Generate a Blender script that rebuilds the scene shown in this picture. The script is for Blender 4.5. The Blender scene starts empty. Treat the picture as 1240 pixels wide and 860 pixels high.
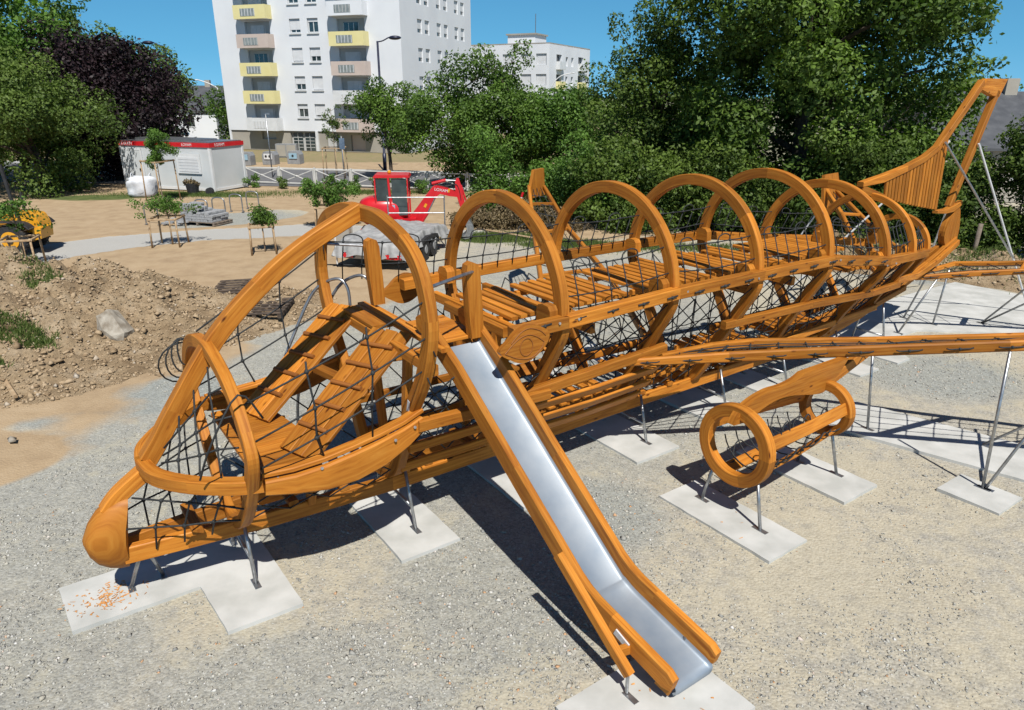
import bpy, math, random
import numpy as np
from mathutils import Vector, Matrix
random.seed(7)
RNG = np.random.default_rng(11)
scene = bpy.context.scene
COL = scene.collection
R = math.radians

# ------------------------------------------------------------------ materials
def new_mat(name):
    m = bpy.data.materials.new(name); m.use_nodes = True
    nt = m.node_tree; b = nt.nodes['Principled BSDF']
    return m, nt, b

def nd(nt, typ, **kw):
    n = nt.nodes.new(typ)
    for k, v in kw.items():
        if k in n.inputs: n.inputs[k].default_value = v
        else: setattr(n, k, v)
    return n

KEXP = .75     # albedo scale, matched by the exposure
def ramp(nt, stops, k=None):
    if k is None: k = 1 if all(c in ((0, 0, 0), (1, 1, 1)) for p, c in stops) else KEXP
    stops = [(p, tuple(v*k for v in c)) for p, c in stops]
    r = nt.nodes.new('ShaderNodeValToRGB'); e = r.color_ramp.elements
    while len(e) < len(stops): e.new(0.5)
    for i, (p, c) in enumerate(stops):
        e[i].position = p; e[i].color = (*c, 1)
    return r

def mix(nt, a, b, fac, mode='MIX'):
    n = nt.nodes.new('ShaderNodeMix'); n.data_type = 'RGBA'; n.blend_type = mode
    for key, val in ((0, fac), (6, a), (7, b)):
        if hasattr(val, 'links'): nt.links.new(val, n.inputs[key])
        else: n.inputs[key].default_value = val if key == 0 else (*val, 1) if len(val) == 3 else val
    return n.outputs[2]

def coords(nt, kind='Object', scale=(1, 1, 1)):
    t = nt.nodes.new('ShaderNodeTexCoord'); m = nt.nodes.new('ShaderNodeMapping')
    m.inputs['Scale'].default_value = scale
    nt.links.new(t.outputs[kind], m.inputs[0]); return m.outputs[0]

def bump(nt, b, h, strength=.3, dist=.01):
    n = nt.nodes.new('ShaderNodeBump'); n.inputs['Strength'].default_value = strength
    n.inputs['Distance'].default_value = dist
    nt.links.new(h, n.inputs['Height']); nt.links.new(n.outputs[0], b.inputs['Normal']); return n

def wood_mat(name, c1, c2, c3, rough=.58, knots=True, coat=.15):
    m, nt, b = new_mat(name)
    uv = coords(nt, 'UV', (1.6, 34, 1))
    n1 = nd(nt, 'ShaderNodeTexNoise', Scale=1.0, Detail=5.0, Roughness=.6, Distortion=.6)
    nt.links.new(uv, n1.inputs['Vector'])
    uv2 = coords(nt, 'UV', (.9, 4, 1))
    n2 = nd(nt, 'ShaderNodeTexNoise', Scale=1.3, Detail=3.0)
    nt.links.new(uv2, n2.inputs['Vector'])
    r = ramp(nt, [(.25, c3), (.5, c1), (.8, c2)])
    nt.links.new(n1.outputs[0], r.inputs[0])
    at = nd(nt, 'ShaderNodeAttribute', attribute_name='tone')
    mr = nd(nt, 'ShaderNodeMapRange'); mr.inputs[1].default_value = 0; mr.inputs[2].default_value = 1
    mr.inputs[3].default_value = .62; mr.inputs[4].default_value = 1.24
    nt.links.new(at.outputs['Fac'], mr.inputs[0])
    mr2 = nd(nt, 'ShaderNodeMapRange'); mr2.inputs[1].default_value = .3; mr2.inputs[2].default_value = .7
    mr2.inputs[3].default_value = .82; mr2.inputs[4].default_value = 1.14
    nt.links.new(n2.outputs[0], mr2.inputs[0])
    mu = nd(nt, 'ShaderNodeMath', operation='MULTIPLY')
    nt.links.new(mr.outputs[0], mu.inputs[0]); nt.links.new(mr2.outputs[0], mu.inputs[1])
    vm = nd(nt, 'ShaderNodeVectorMath', operation='SCALE')
    nt.links.new(r.outputs[0], vm.inputs[0]); nt.links.new(mu.outputs[0], vm.inputs[3])
    col = vm.outputs[0]
    if knots:
        uv3 = coords(nt, 'UV', (2.2, 5.5, 1))
        v = nd(nt, 'ShaderNodeTexVoronoi', Scale=1.0); nt.links.new(uv3, v.inputs['Vector'])
        kr = ramp(nt, [(.04, (1, 1, 1)), (.12, (0, 0, 0))])
        nt.links.new(v.outputs['Distance'], kr.inputs[0])
        col = mix(nt, col, (c3[0]*.25, c3[1]*.2, c3[2]*.2), kr.outputs[0])
    nt.links.new(col, b.inputs['Base Color'])
    b.inputs['Roughness'].default_value = rough
    b.inputs['Specular IOR Level'].default_value = .2; b.inputs['Coat Weight'].default_value = coat; b.inputs['Coat Roughness'].default_value = .35
    bump(nt, b, n1.outputs[0], .25, .004)
    return m

def noisy_mat(name, c1, c2, scale=8, rough=.8, metal=0, bumps=0, detail=5, kind='Object', spec=.5, c_pos=(.35, .65)):
    m, nt, b = new_mat(name)
    n = nd(nt, 'ShaderNodeTexNoise', Scale=float(scale), Detail=float(detail))
    nt.links.new(coords(nt, kind), n.inputs['Vector'])
    r = ramp(nt, [(c_pos[0], c1), (c_pos[1], c2)]); nt.links.new(n.outputs[0], r.inputs[0])
    nt.links.new(r.outputs[0], b.inputs['Base Color'])
    b.inputs['Roughness'].default_value = rough; b.inputs['Metallic'].default_value = metal
    b.inputs['Specular IOR Level'].default_value = spec
    if bumps: bump(nt, b, n.outputs[0], bumps, .02)
    return m

def leaf_mat(name, dark, light, trans=.3, rough=.55):
    m, nt, b = new_mat(name)
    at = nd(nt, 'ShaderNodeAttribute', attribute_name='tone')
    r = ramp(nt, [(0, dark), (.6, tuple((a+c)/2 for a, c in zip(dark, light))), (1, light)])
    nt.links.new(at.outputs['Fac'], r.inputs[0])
    nt.links.new(r.outputs[0], b.inputs['Base Color']); b.inputs['Roughness'].default_value = rough
    b.inputs['Specular IOR Level'].default_value = .25
    t = nd(nt, 'ShaderNodeBsdfTranslucent'); ms = nd(nt, 'ShaderNodeMixShader')
    g = mix(nt, r.outputs[0], (.75, 1, .25), 1.0, 'MULTIPLY'); nt.links.new(g, t.inputs[0])
    ms.inputs[0].default_value = trans
    out = nt.nodes['Material Output']
    nt.links.new(b.outputs[0], ms.inputs[1]); nt.links.new(t.outputs[0], ms.inputs[2]); nt.links.new(ms.outputs[0], out.inputs[0])
    return m

M = {}
M['wood'] = wood_mat('glazed_pine', (.53, .190, .021), (.69, .295, .045), (.30, .080, .006), coat=.06)
M['wood_dark'] = wood_mat('rung_wood', (.36, .13, .028), (.44, .17, .04), (.25, .085, .02), coat=.1)
M['rope'] = noisy_mat('black_rope', (.012, .014, .015), (.03, .034, .036), 60, .75)
M['steel'] = noisy_mat('galvanised_tube', (.36, .37, .38), (.55, .56, .57), 14, .38, .85)
M['chute'] = noisy_mat('stainless_chute', (.30, .36, .43), (.44, .485, .53), 2.6, .5, .5, kind='Object', c_pos=(.3, .7))
M['plate'] = noisy_mat('white_label_plate', (.6, .62, .64), (.72, .73, .75), 30, .5)
M['bolt'] = noisy_mat('bolt_head', (.5, .5, .5), (.65, .65, .65), 30, .4, .6)
M['bark'] = noisy_mat('bark', (.05, .035, .022), (.13, .10, .07), 9, .9, bumps=.5)
M['bark_pale'] = noisy_mat('young_bark', (.20, .15, .10), (.32, .26, .19), 12, .9)
M['stake'] = noisy_mat('peeled_stake', (.36, .23, .12), (.52, .38, .23), 10, .85)
M['concrete'] = noisy_mat('cast_concrete', (.50, .50, .465), (.66, .655, .62), 2.2, .88, bumps=.2, detail=12)
M['render_white'] = noisy_mat('white_render', (.78, .80, .83), (.85, .87, .89), .35, .9)
M['render_grey'] = noisy_mat('beige_plinth', (.36, .33, .28), (.44, .41, .35), .6, .9)
M['recess'] = noisy_mat('loggia_wall', (.50, .50, .48), (.58, .58, .56), .7, .9)
M['yellow'] = noisy_mat('yellow_panel', (.84, .74, .34), (.88, .79, .40), 1, .7)
M['pink'] = noisy_mat('pink_beige_panel', (.60, .49, .43), (.66, .55, .48), 1, .7)
M['shutter'] = noisy_mat('white_shutter', (.70, .71, .72), (.78, .79, .80), 3, .6)
M['glass'] = noisy_mat('window_glass', (.02, .035, .04), (.06, .085, .085), 2, .06, spec=.9)
M['grey_glass'] = noisy_mat('balustrade_glass', (.22, .25, .25), (.34, .37, .36), 3, .25)
M['dark'] = noisy_mat('dark_rubber', (.012, .012, .013), (.03, .03, .032), 12, .75)
M['red'] = noisy_mat('red_paint', (.62, .012, .018), (.70, .02, .03), 3, .32)
M['darkred'] = noisy_mat('dark_red_paint', (.25, .008, .012), (.32, .012, .02), 3, .4)
M['orange'] = noisy_mat('machine_orange', (.80, .34, .01), (.86, .42, .02), 3, .35)
M['white'] = noisy_mat('white_paint', (.74, .75, .75), (.82, .83, .83), 2, .45)
M['panel'] = noisy_mat('cabin_panel', (.62, .65, .655), (.70, .725, .73), .8, .55)
M['fence'] = noisy_mat('fence_paint', (.62, .61, .57), (.72, .71, .67), 3, .6)
M['lamp'] = noisy_mat('navy_lamp_paint', (.018, .022, .05), (.03, .035, .07), 5, .4, .2)
M['tarp'] = noisy_mat('grey_tarp', (.30, .30, .295), (.44, .435, .42), 5, .6, bumps=1.0)
M['bag'] = noisy_mat('bulk_bag_fabric', (.66, .68, .72), (.80, .82, .85), 4, .8, bumps=.5)
M['slate'] = noisy_mat('slate_roof', (.06, .065, .075), (.10, .105, .115), 2, .7)
M['plateyellow'] = noisy_mat('number_plate', (.80, .55, .03), (.84, .6, .04), 3, .4)
M['bin'] = noisy_mat('grey_bin', (.30, .31, .32), (.38, .39, .40), 5, .5, .2)
M['bin_blue'] = noisy_mat('pale_blue_lid', (.30, .48, .60), (.36, .54, .66), 5, .4)
M['oldwood'] = noisy_mat('weathered_boards', (.16, .12, .09), (.30, .25, .20), 9, .9)
M['wetwood'] = noisy_mat('dark_pallet_wood', (.05, .035, .025), (.14, .10, .07), 9, .9)
M['block'] = noisy_mat('paving_block', (.30, .31, .32), (.42, .43, .44), 14, .9)
M['boulder'] = noisy_mat('pale_rock', (.24, .20, .15), (.46, .42, .35), 5, .9, bumps=.6)
M['pole_white'] = noisy_mat('white_pole', (.70, .71, .71), (.8, .8, .8), 6, .4)
M['bluecloth'] = noisy_mat('blue_grey_cloth', (.08, .13, .20), (.14, .20, .28), 6, .8)
M['chip'] = noisy_mat('wood_chips', (.60, .24, .05), (.75, .36, .10), 20, .8)
M['leaf_oak'] = leaf_mat('oak_leaf', (.030, .066, .012), (.22, .34, .055))
M['leaf_mid'] = leaf_mat('broadleaf', (.034, .078, .014), (.21, .35, .055))
M['leaf_light'] = leaf_mat('bright_leaf', (.055, .12, .020), (.22, .39, .07), .35)
M['leaf_olive'] = leaf_mat('olive_leaf', (.045, .085, .018), (.21, .30, .06))
M['leaf_hedge'] = leaf_mat('hedge_leaf', (.035, .072, .014), (.20, .29, .05))
M['leaf_dry'] = leaf_mat('dry_twig', (.10, .07, .035), (.30, .23, .12), .15)
M['leaf_purple'] = leaf_mat('copper_beech_leaf', (.008, .005, .007), (.045, .024, .028), .08)
M['grass'] = leaf_mat('grass_blade', (.06, .11, .02), (.22, .28, .08), .3)

# ------------------------------------------------------------------ mesh builder
class MB:
    def __init__(s):
        s.v = []; s.f = []; s.uv = []; s.t = []; s.mi = []; s.cur = 0
    def add(s, vs, fs, uvs=None, tone=None):
        o = len(s.v); s.v += [tuple(p) for p in vs]
        tn = random.random() if tone is None else tone
        for i, f in enumerate(fs):
            s.f.append(tuple(o+k for k in f)); s.t.append(tn); s.mi.append(s.cur)
            s.uv.append(uvs[i] if uvs else None)
        return s
    def build(s, name, mats, parent=None, smooth=False, loc=None):
        if not isinstance(mats, (list, tuple)): mats = [mats]
        me = bpy.data.meshes.new(name); me.from_pydata(s.v, [], s.f); me.update()
        for m in mats: me.materials.append(M[m] if isinstance(m, str) else m)
        n = len(me.polygons)
        if n == len(s.f):
            me.polygons.foreach_set('material_index', s.mi)
            a = me.attributes.new('tone', 'FLOAT', 'FACE'); a.data.foreach_set('value', s.t)
            if any(u is not None for u in s.uv):
                L = me.uv_layers.new(name='UVMap'); flat = []
                for p, u in zip(s.f, s.uv):
                    if u is None: u = [(0, 0)]*len(p)
                    for q in u: flat += [q[0], q[1]]
                L.data.foreach_set('uv', flat)
        if smooth: me.polygons.foreach_set('use_smooth', [True]*n)
        ob = bpy.data.objects.new(name, me); COL.objects.link(ob)
        if parent: ob.parent = parent
        if loc: ob.location = loc
        return ob
    # chamfered rectangular bar swept through points. N = plane normal (profile width axis)
    def sweep(s, pts, w, h, N=(0, 0, 1), closed=False, seg=None, c=.009, hs=None, tone=None):
        pts = [Vector(p) for p in pts]; N = Vector(N).normalized(); n = len(pts)
        rings = []; ul = [0]
        for i in range(1, n): ul.append(ul[-1]+(pts[i]-pts[i-1]).length)
        for i in range(n):
            if closed: a, b_ = pts[i-1], pts[(i+1) % n]
            else: a, b_ = pts[max(i-1, 0)], pts[min(i+1, n-1)]
            T = (b_-a).normalized(); B = T.cross(N).normalized(); W = B.cross(T).normalized()
            # mitre
            k = 1.0
            if closed or 0 < i < n-1:
                t1 = (pts[i]-pts[i-1]).normalized(); k = 1/max(.6, abs(t1.dot(T)))
            hh = (hs[i] if hs else h)/2*k; ww = w/2
            cc = min(c, hh*.45, ww*.45)
            prof = [(-ww, -hh+cc), (-ww, hh-cc), (-ww+cc, hh), (ww-cc, hh), (ww, hh-cc), (ww, -hh+cc), (ww-cc, -hh), (-ww+cc, -hh)]
            rings.append([pts[i]+W*x+B*y for x, y in prof])
        m = 8; per = [0]
        for j in range(m):
            a, b_ = prof[j], prof[(j+1) % m]; per.append(per[-1]+math.hypot(a[0]-b_[0], a[1]-b_[1]))
        cnt = n if closed else n-1; seg = seg or cnt
        nseg = max(1, round(cnt/seg)); tn = None; off = (0, 0)
        base = random.random() if tone is None else tone
        for i in range(cnt):
            if i % seg == 0 or tn is None:
                tn = min(1, max(0, base*.25+random.random()*.75)) if seg < cnt else base
                off = (random.random()*50, random.random()*50)
            j2 = (i+1) % n; u0 = ul[i]; u1 = u0+(pts[j2]-pts[i]).length
            for j in range(m):
                k = (j+1) % m
                s.add([rings[i][j], rings[j2][j], rings[j2][k], rings[i][k]], [(0, 1, 2, 3)],
                      [[(u0+off[0], per[j]+off[1]), (u1+off[0], per[j]+off[1]), (u1+off[0], per[j+1]+off[1]), (u0+off[0], per[j+1]+off[1])]], tn)
        if not closed:
            for r_, o in ((rings[0], 0), (rings[-1], 1)):
                f = tuple(range(m)) if o == 0 else tuple(reversed(range(m)))
                uvf = [(prof[q][0]*.3+off[0], prof[q][1]*.3+off[1]) for q in f]
                s.add(r_, [f], [uvf], tn*.6)
        return s
    def box(s, c, d, rz=0, tone=None, ch=.01, axis=None):
        d = list(d); a = axis if axis is not None else d.index(max(d)); c = Vector(c)
        Rm = Matrix.Rotation(rz, 3, 'Z'); e = Vector((0, 0, 0)); e[a] = d[a]/2; e = Rm @ e
        N = Vector((0, 0, 1)) if a != 2 else Rm @ Vector((1, 0, 0))
        if a == 2: w, h = d[0], d[1]
        elif a == 0: w, h = d[2], d[1]
        else: w, h = d[2], d[0]
        return s.sweep([c-e, c+e], w, h, N, c=ch, tone=tone)
    # prism: outline (list of (a,b)) in plane origin o with axes A,B ; thickness t along A x B
    def prism(s, outl, o, A, B, t, tone=None, grain=0):
        o = Vector(o); A = Vector(A); B = Vector(B); Nn = A.cross(B).normalized()*t/2
        n = len(outl); P = [o+A*a+B*b for a, b in outl]; off = random.random()*50
        vs = [p-Nn for p in P]+[p+Nn for p in P]
        fs = [tuple(reversed(range(n))), tuple(range(n, 2*n))]
        u = lambda i: ((outl[i][0]+off, outl[i][1]+off) if grain == 0 else (outl[i][1]+off, outl[i][0]+off))
        uvs = [[u(i) for i in reversed(range(n))], [u(i) for i in range(n)]]
        ac = 0
        for i in range(n):
            j = (i+1) % n; fs.append((i, j, n+j, n+i)); L_ = (P[j]-P[i]).length
            uvs.append([(ac+off, 0), (ac+L_+off, 0), (ac+L_+off, t), (ac+off, t)]); ac += L_
        return s.add(vs, fs, uvs, tone)
    def tube(s, pts, r, n=6, closed=False, tone=.5):
        pts = [Vector(p) for p in pts]; m = len(pts); rings = []
        ref = Vector((0, 0, 1)); T0 = (pts[1]-pts[0]).normalized()
        if abs(T0.z) > .9: ref = Vector((1, 0, 0))
        B = T0.cross(ref).normalized()
        for i in range(m):
            if closed: T = (pts[(i+1) % m]-pts[i-1]).normalized()
            else: T = (pts[min(i+1, m-1)]-pts[max(i-1, 0)]).normalized()
            B = (B-T*B.dot(T)).normalized(); C = T.cross(B)
            rr = r[i] if isinstance(r, (list, tuple)) else r
            rings += [pts[i]+(B*math.cos(2*math.pi*k/n)+C*math.sin(2*math.pi*k/n))*rr for k in range(n)]
        fs = []
        for i in range(m if closed else m-1):
            a = i*n; b_ = ((i+1) % m)*n
            for k in range(n): fs.append((a+k, a+(k+1) % n, b_+(k+1) % n, b_+k))
        if not closed: fs += [tuple(reversed(range(n))), tuple(range((m-1)*n, m*n))]
        return s.add(rings, fs, None, tone)
    def ball(s, c, r, sz=None, tone=.5, n=6, k=4):
        c = Vector(c); sz = sz or (1, 1, 1); vs = [c+Vector((0, 0, -r*sz[2]))]; fs = []
        for i in range(1, k):
            ph = math.pi*i/k-math.pi/2
            for j in range(n):
                th = 2*math.pi*j/n
                vs.append(c+Vector((r*sz[0]*math.cos(ph)*math.cos(th), r*sz[1]*math.cos(ph)*math.sin(th), r*sz[2]*math.sin(ph))))
        vs.append(c+Vector((0, 0, r*sz[2]))); L_ = len(vs)-1
        for j in range(n):
            fs.append((0, 1+(j+1) % n, 1+j)); fs.append((L_, 1+(k-2)*n+j, 1+(k-2)*n+(j+1) % n))
            for i in range(k-2): fs.append((1+i*n+j, 1+i*n+(j+1) % n, 1+(i+1)*n+(j+1) % n, 1+(i+1)*n+j))
        return s.add(vs, fs, None, tone)

def spl(pts, k=4, closed=False):
    P = [Vector(p) for p in pts]; n = len(P); out = []
    for i in range(n if closed else n-1):
        if closed: p0, p1, p2, p3 = P[i-1], P[i], P[(i+1) % n], P[(i+2) % n]
        else: p0, p1, p2, p3 = P[max(i-1, 0)], P[i], P[i+1], P[min(i+2, n-1)]
        for j in range(k):
            t = j/k
            out.append(.5*((2*p1)+(-p0+p2)*t+(2*p0-5*p1+4*p2-p3)*t*t+(-p0+3*p1-3*p2+p3)*t**3))
    if not closed: out.append(P[-1])
    return out

def lerpP(P, t):
    P = [Vector(p) for p in P]; d = [0]
    for i in range(1, len(P)): d.append(d[-1]+(P[i]-P[i-1]).length)
    x = t*d[-1]
    for i in range(1, len(P)):
        if x <= d[i]+1e-9: return P[i-1].lerp(P[i], (x-d[i-1])/max(1e-9, d[i]-d[i-1]))
    return P[-1]

def empty(name, loc=(0, 0, 0), rz=0):
    o = bpy.data.objects.new(name, None); COL.objects.link(o)
    o.location = loc; o.rotation_euler = (0, 0, rz); o.empty_display_size = .2
    return o

def tag(o, label=None, cat=None, group=None, kind=None):
    if label: o['label'] = label
    if cat: o['category'] = cat
    if group: o['group'] = group
    if kind: o['kind'] = kind
    return o

def text_part(name, txt, size, mat, parent, loc, rot, depth=.004):
    c = bpy.data.curves.new(name, 'FONT'); c.body = txt; c.size = size; c.extrude = depth
    c.align_x = 'CENTER'; c.align_y = 'CENTER'
    t = bpy.data.objects.new('tmp', c); COL.objects.link(t)
    me = bpy.data.meshes.new_from_object(t); bpy.data.objects.remove(t)
    me.materials.clear(); me.materials.append(M[mat]); me.name = name
    o = bpy.data.objects.new(name, me); COL.objects.link(o); o.parent = parent
    o.location = loc; o.rotation_euler = rot
    return o

def copy_tree(o, parent=None):
    c = o.copy(); COL.objects.link(c); c.parent = parent
    for ch in [x for x in bpy.data.objects if x.parent == o]:
        copy_tree(ch, c)
    return c
# ------------------------------------------------------------------ the wooden aeroplane (local frame: x from nose to tail, w towards the camera side, z up)
TH = R(35)
plane = empty('aeroplane_climbing_frame', (-7.25*math.sin(TH), 7.25*math.cos(TH), 0), TH)
tag(plane, 'huge orange wooden aeroplane climbing frame with arched ribs, rope nets, slide and wings', 'climbing frame')
def P3(s, w, z): return Vector((s, -w, z))
def LW(s, w, z=0):
    p = P3(s, w, z); c, sn = math.cos(TH), math.sin(TH)
    return Vector((plane.location.x+p.x*c-p.y*sn, plane.location.y+p.x*sn+p.y*c, z))
AX = (1, 0, 0)

def kz(s):      # keel height along the hull
    K = [(-.2, .62), (.2, .60), (1.3, .60), (3, .55), (5, .55), (7, .58), (10, .60), (12, .66), (13.4, .86), (14.4, 1.06), (15.5, 1.36), (16.6, 1.62), (17.3, 1.95)]
    for a, b in zip(K, K[1:]):
        if s <= b[0]: return a[1]+(b[1]-a[1])*(s-a[0])/(b[0]-a[0])
    return K[-1][1]

HO = [(3.09, 1.51, 2.70), (4.89, 1.35, 2.57), (6.74, 1.31, 2.60), (8.45, 1.33, 2.57), (10.19, 1.32, 2.57), (11.97, 1.30, 2.31), (13.38, 1.05, 2.22), (14.75, .66, 2.10)]
def outline(i):     # near half, outer edge, from the top down
    s, r, zc = HO[i]
    if i == 0:
        return [(0, 3.88), (.36, 3.88), (.68, 3.82), (1.09, 3.68), (1.36, 3.45), (1.5, 3.12), (1.52, 2.75), (1.34, 2.25), (1.0, 1.72), (.72, 1.15), (.48, .78), (0, .60)]
    k = kz(s)-.03
    up = [(r*math.sin(a), zc+r*math.cos(a)) for a in [R(q) for q in (0, 15, 30, 45, 60, 75, 90)]]
    H = zc-k
    lo = [(.985*r, zc-.10*H), (.86*r, zc-.25*H), (.66*r, zc-.47*H), (.53*r, zc-.62*H), (.38*r, zc-.82*H), (.22*r, zc-.95*H), (0, k)]
    return up+lo
def inset(o, d=.08):
    out = []
    cz = sum(p[1] for p in o)/len(o)
    for i, p in enumerate(o):
        a = o[max(i-1, 0)]; b = o[min(i+1, len(o)-1)]
        tx, tz = b[0]-a[0], b[1]-a[1]; L_ = math.hypot(tx, tz); nx, nz = -tz/L_, tx/L_
        if i == 0: nx, nz = 0, 1
        if i == len(o)-1: nx, nz = 0, -1
        if nx*(p[0])+nz*(p[1]-cz) < 0: nx, nz = -nx, -nz
        out.append((p[0]-nx*d, p[1]-nz*d))
    return out
def side_pt(i, t, d=.16):   # point on hoop i inner side, t 0 at gunwale .. 1 at keel
    s, r, zc = HO[i]; o = inset(outline(i), d*.5)
    lo = [p for p in o if p[1] <= zc+.03]
    q = lerpP([(p[0], 0, p[1]) for p in lo], t); return q.x, q.z

# hoops
for i, (s, r, zc) in enumerate(HO):
    o = inset(outline(i), .085 if i < 6 else .07)
    near = [(s, w, z) for w, z in o]; far = [(s, -w, z) for w, z in reversed(o[1:-1])]
    ring = spl([P3(*p) for p in near+far], 4, True)
    mb = MB(); n = len(ring)
    mb.sweep(ring, .115 if i < 6 else .095, .158 if i < 6 else .125, AX, True, seg=n//8, c=.009)
    mb.build('hoop_rib', 'wood', plane)
    # knob blocks where hoop and gunwale meet
    if i > 0:
        for sg in (1, -1):
            mb = MB(); q = 1.0 if i < 6 else .7
            ol = [(-.13*q, -.11), (.13*q, -.11), (.13*q, .03), (.10*q, .09), (.02, .11), (-.08*q, .10), (-.12*q, .05)]
            mb.prism(ol, P3(s-.125, sg*(r-.20), zc+.09), (0, 1, 0), (0, 0, 1), .12)
            mb.build('hoop_bracket', 'wood', plane)

# small round nose arch
ao = [(0, 2.70), (.42, 2.65), (.82, 2.52), (1.13, 2.30), (1.32, 2.04), (1.34, 1.84), (1.22, 1.58), (1.03, 1.28), (.78, .98), (.50, .75), (.22, .61), (0, .55)]
ai = inset(ao, .075)
ring = spl([P3(1.31, w, z) for w, z in ai]+[P3(1.31, -w, z) for w, z in reversed(ai[1:-1])], 4, True)
mb = MB(); mb.sweep(ring, .105, .135, AX, True, seg=len(ring)//6, c=.009); mb.build('nose_arch', 'wood', plane)

# windscreen rib
wp = spl([P3(.60, 0, 1.56), P3(.74, 0, 1.75), P3(.92, 0, 2.02), P3(1.4, 0, 2.68), P3(1.9, 0, 3.15), P3(2.4, 0, 3.50), P3(3.06, 0, 3.83)], 5)
mb = MB(); mb.sweep(wp, .15, .17, (0, 1, 0), False, seg=10, c=.009); mb.build('windscreen_rib', 'wood', plane)
# nose ring, lens-deep in the middle of each side
for sg in (1, -1):
    rp = [P3(.55, 0, 1.52), P3(.62, sg*.36, 1.52), P3(.86, sg*.72, 1.53), P3(1.2, sg*1.03, 1.55), P3(1.42, sg*1.14, 1.56)]
    if sg < 0: rp[0] = P3(.555, -.06, 1.52)
    mb = MB(); mb.sweep(spl(rp, 4), .14, .13, (0, 0, 1), False, seg=8, c=.009); mb.build('nose_ring', 'wood', plane)
    hs_ = [.15, .20, .27, .31, .29, .22, .15]
    tp = [(1.42, 1.16, 1.52), (1.7, 1.20, 1.49), (2.0, 1.21, 1.47), (2.3, 1.21, 1.49), (2.6, 1.19, 1.54), (2.9, 1.15, 1.62), (3.14, 1.11, 1.72)]
    mb = MB(); mb.sweep([P3(a, sg*b, c) for a, b, c in tp], .075, .2, (0, 1, 0), False, seg=6, hs=hs_, c=.02); mb.build('cockpit_side_board', 'wood', plane)
    ct = MB(); ct.sweep([P3(a, sg*(b-.07), c+h/2+.045) for (a, b, c), h in zip(tp, hs_)], .13, .05, (0, 1, 0), False, seg=6, c=.01); ct.build('cockpit_rail', 'wood', plane)
# nose cone: solid block rounded in front
mb = MB(); mb.cur = 0
secs = []
prof = [(-.10, .04), (-.07, .2), (-.01, .32), (.08, .40), (.17, .44), (.25, .45)]
vs = []; NK = 18
for a, h in prof:
    for k in range(NK):
        th = 2*math.pi*k/NK; w = .19*(h/.45)**.8*math.sin(th)*(1.0); zz = h*math.cos(th)
        vs.append(P3(a+.06*(math.cos(th) > 0)*math.cos(th)*2*(h/.45), w, .86+zz*.93))
fs = [tuple(range(NK))]; uvs = [[(.1*k, 0) for k in range(NK)]]
for i in range(len(prof)-1):
    for k in range(NK):
        a = i*NK+k; b_ = i*NK+(k+1) % NK; fs.append((b_, a, a+NK, b_+NK))
        uvs.append([(vs[b_].z, vs[b_].y+.3*i*.1), (vs[a].z, vs[a].y+.03*i), (vs[a+NK].z, vs[a+NK].y+.03*i+.03), (vs[b_+NK].z, vs[b_+NK].y+.03*i+.03)])
vs += [Vector(q) for q in vs[-NK:]]; fs.append(tuple(reversed(range(len(vs)-NK, len(vs))))); uvs.append([(.8*vs[k].z, .8*vs[k].y) for k in reversed(range(len(vs)-NK, len(vs)))])
mb.add(vs, fs, uvs, .35); cone = mb.build('nose_cone', 'wood', plane, smooth=True)
mb = MB(); mb.sweep(spl([P3(.16, 0, 1.12), P3(.30, 0, 1.27), P3(.58, 0, 1.46)], 4), .16, .15, (0, 1, 0), seg=8); mb.build('nose_strut', 'wood', plane)

# keel beams
for sg in (1, -1):
    pts = [P3(s, sg*w, kz(s)+.03) for s, w in [(.22, .09), (.8, .17), (1.6, .25), (3.1, .27), (5, .25), (7, .24), (9, .24), (10.5, .24), (12, .22), (13.4, .18), (14.7, .14), (16, .09), (17.2, .06)]]
    mb = MB(); mb.sweep(pts, .09, .19, (0, 1, 0), seg=1, c=.009); mb.build('keel_beam', 'wood', plane)
# cross members on keel
for s in (.9, 1.9, 2.5, 3.6, 4.3, 5.4, 6.1, 7.3, 7.9, 9.1, 9.7, 10.9, 11.5):
    mb = MB(); mb.box(P3(s, 0, kz(s)+.16), (.11, .62, .06), axis=1); mb.build('keel_tie', 'wood', plane)

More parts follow.
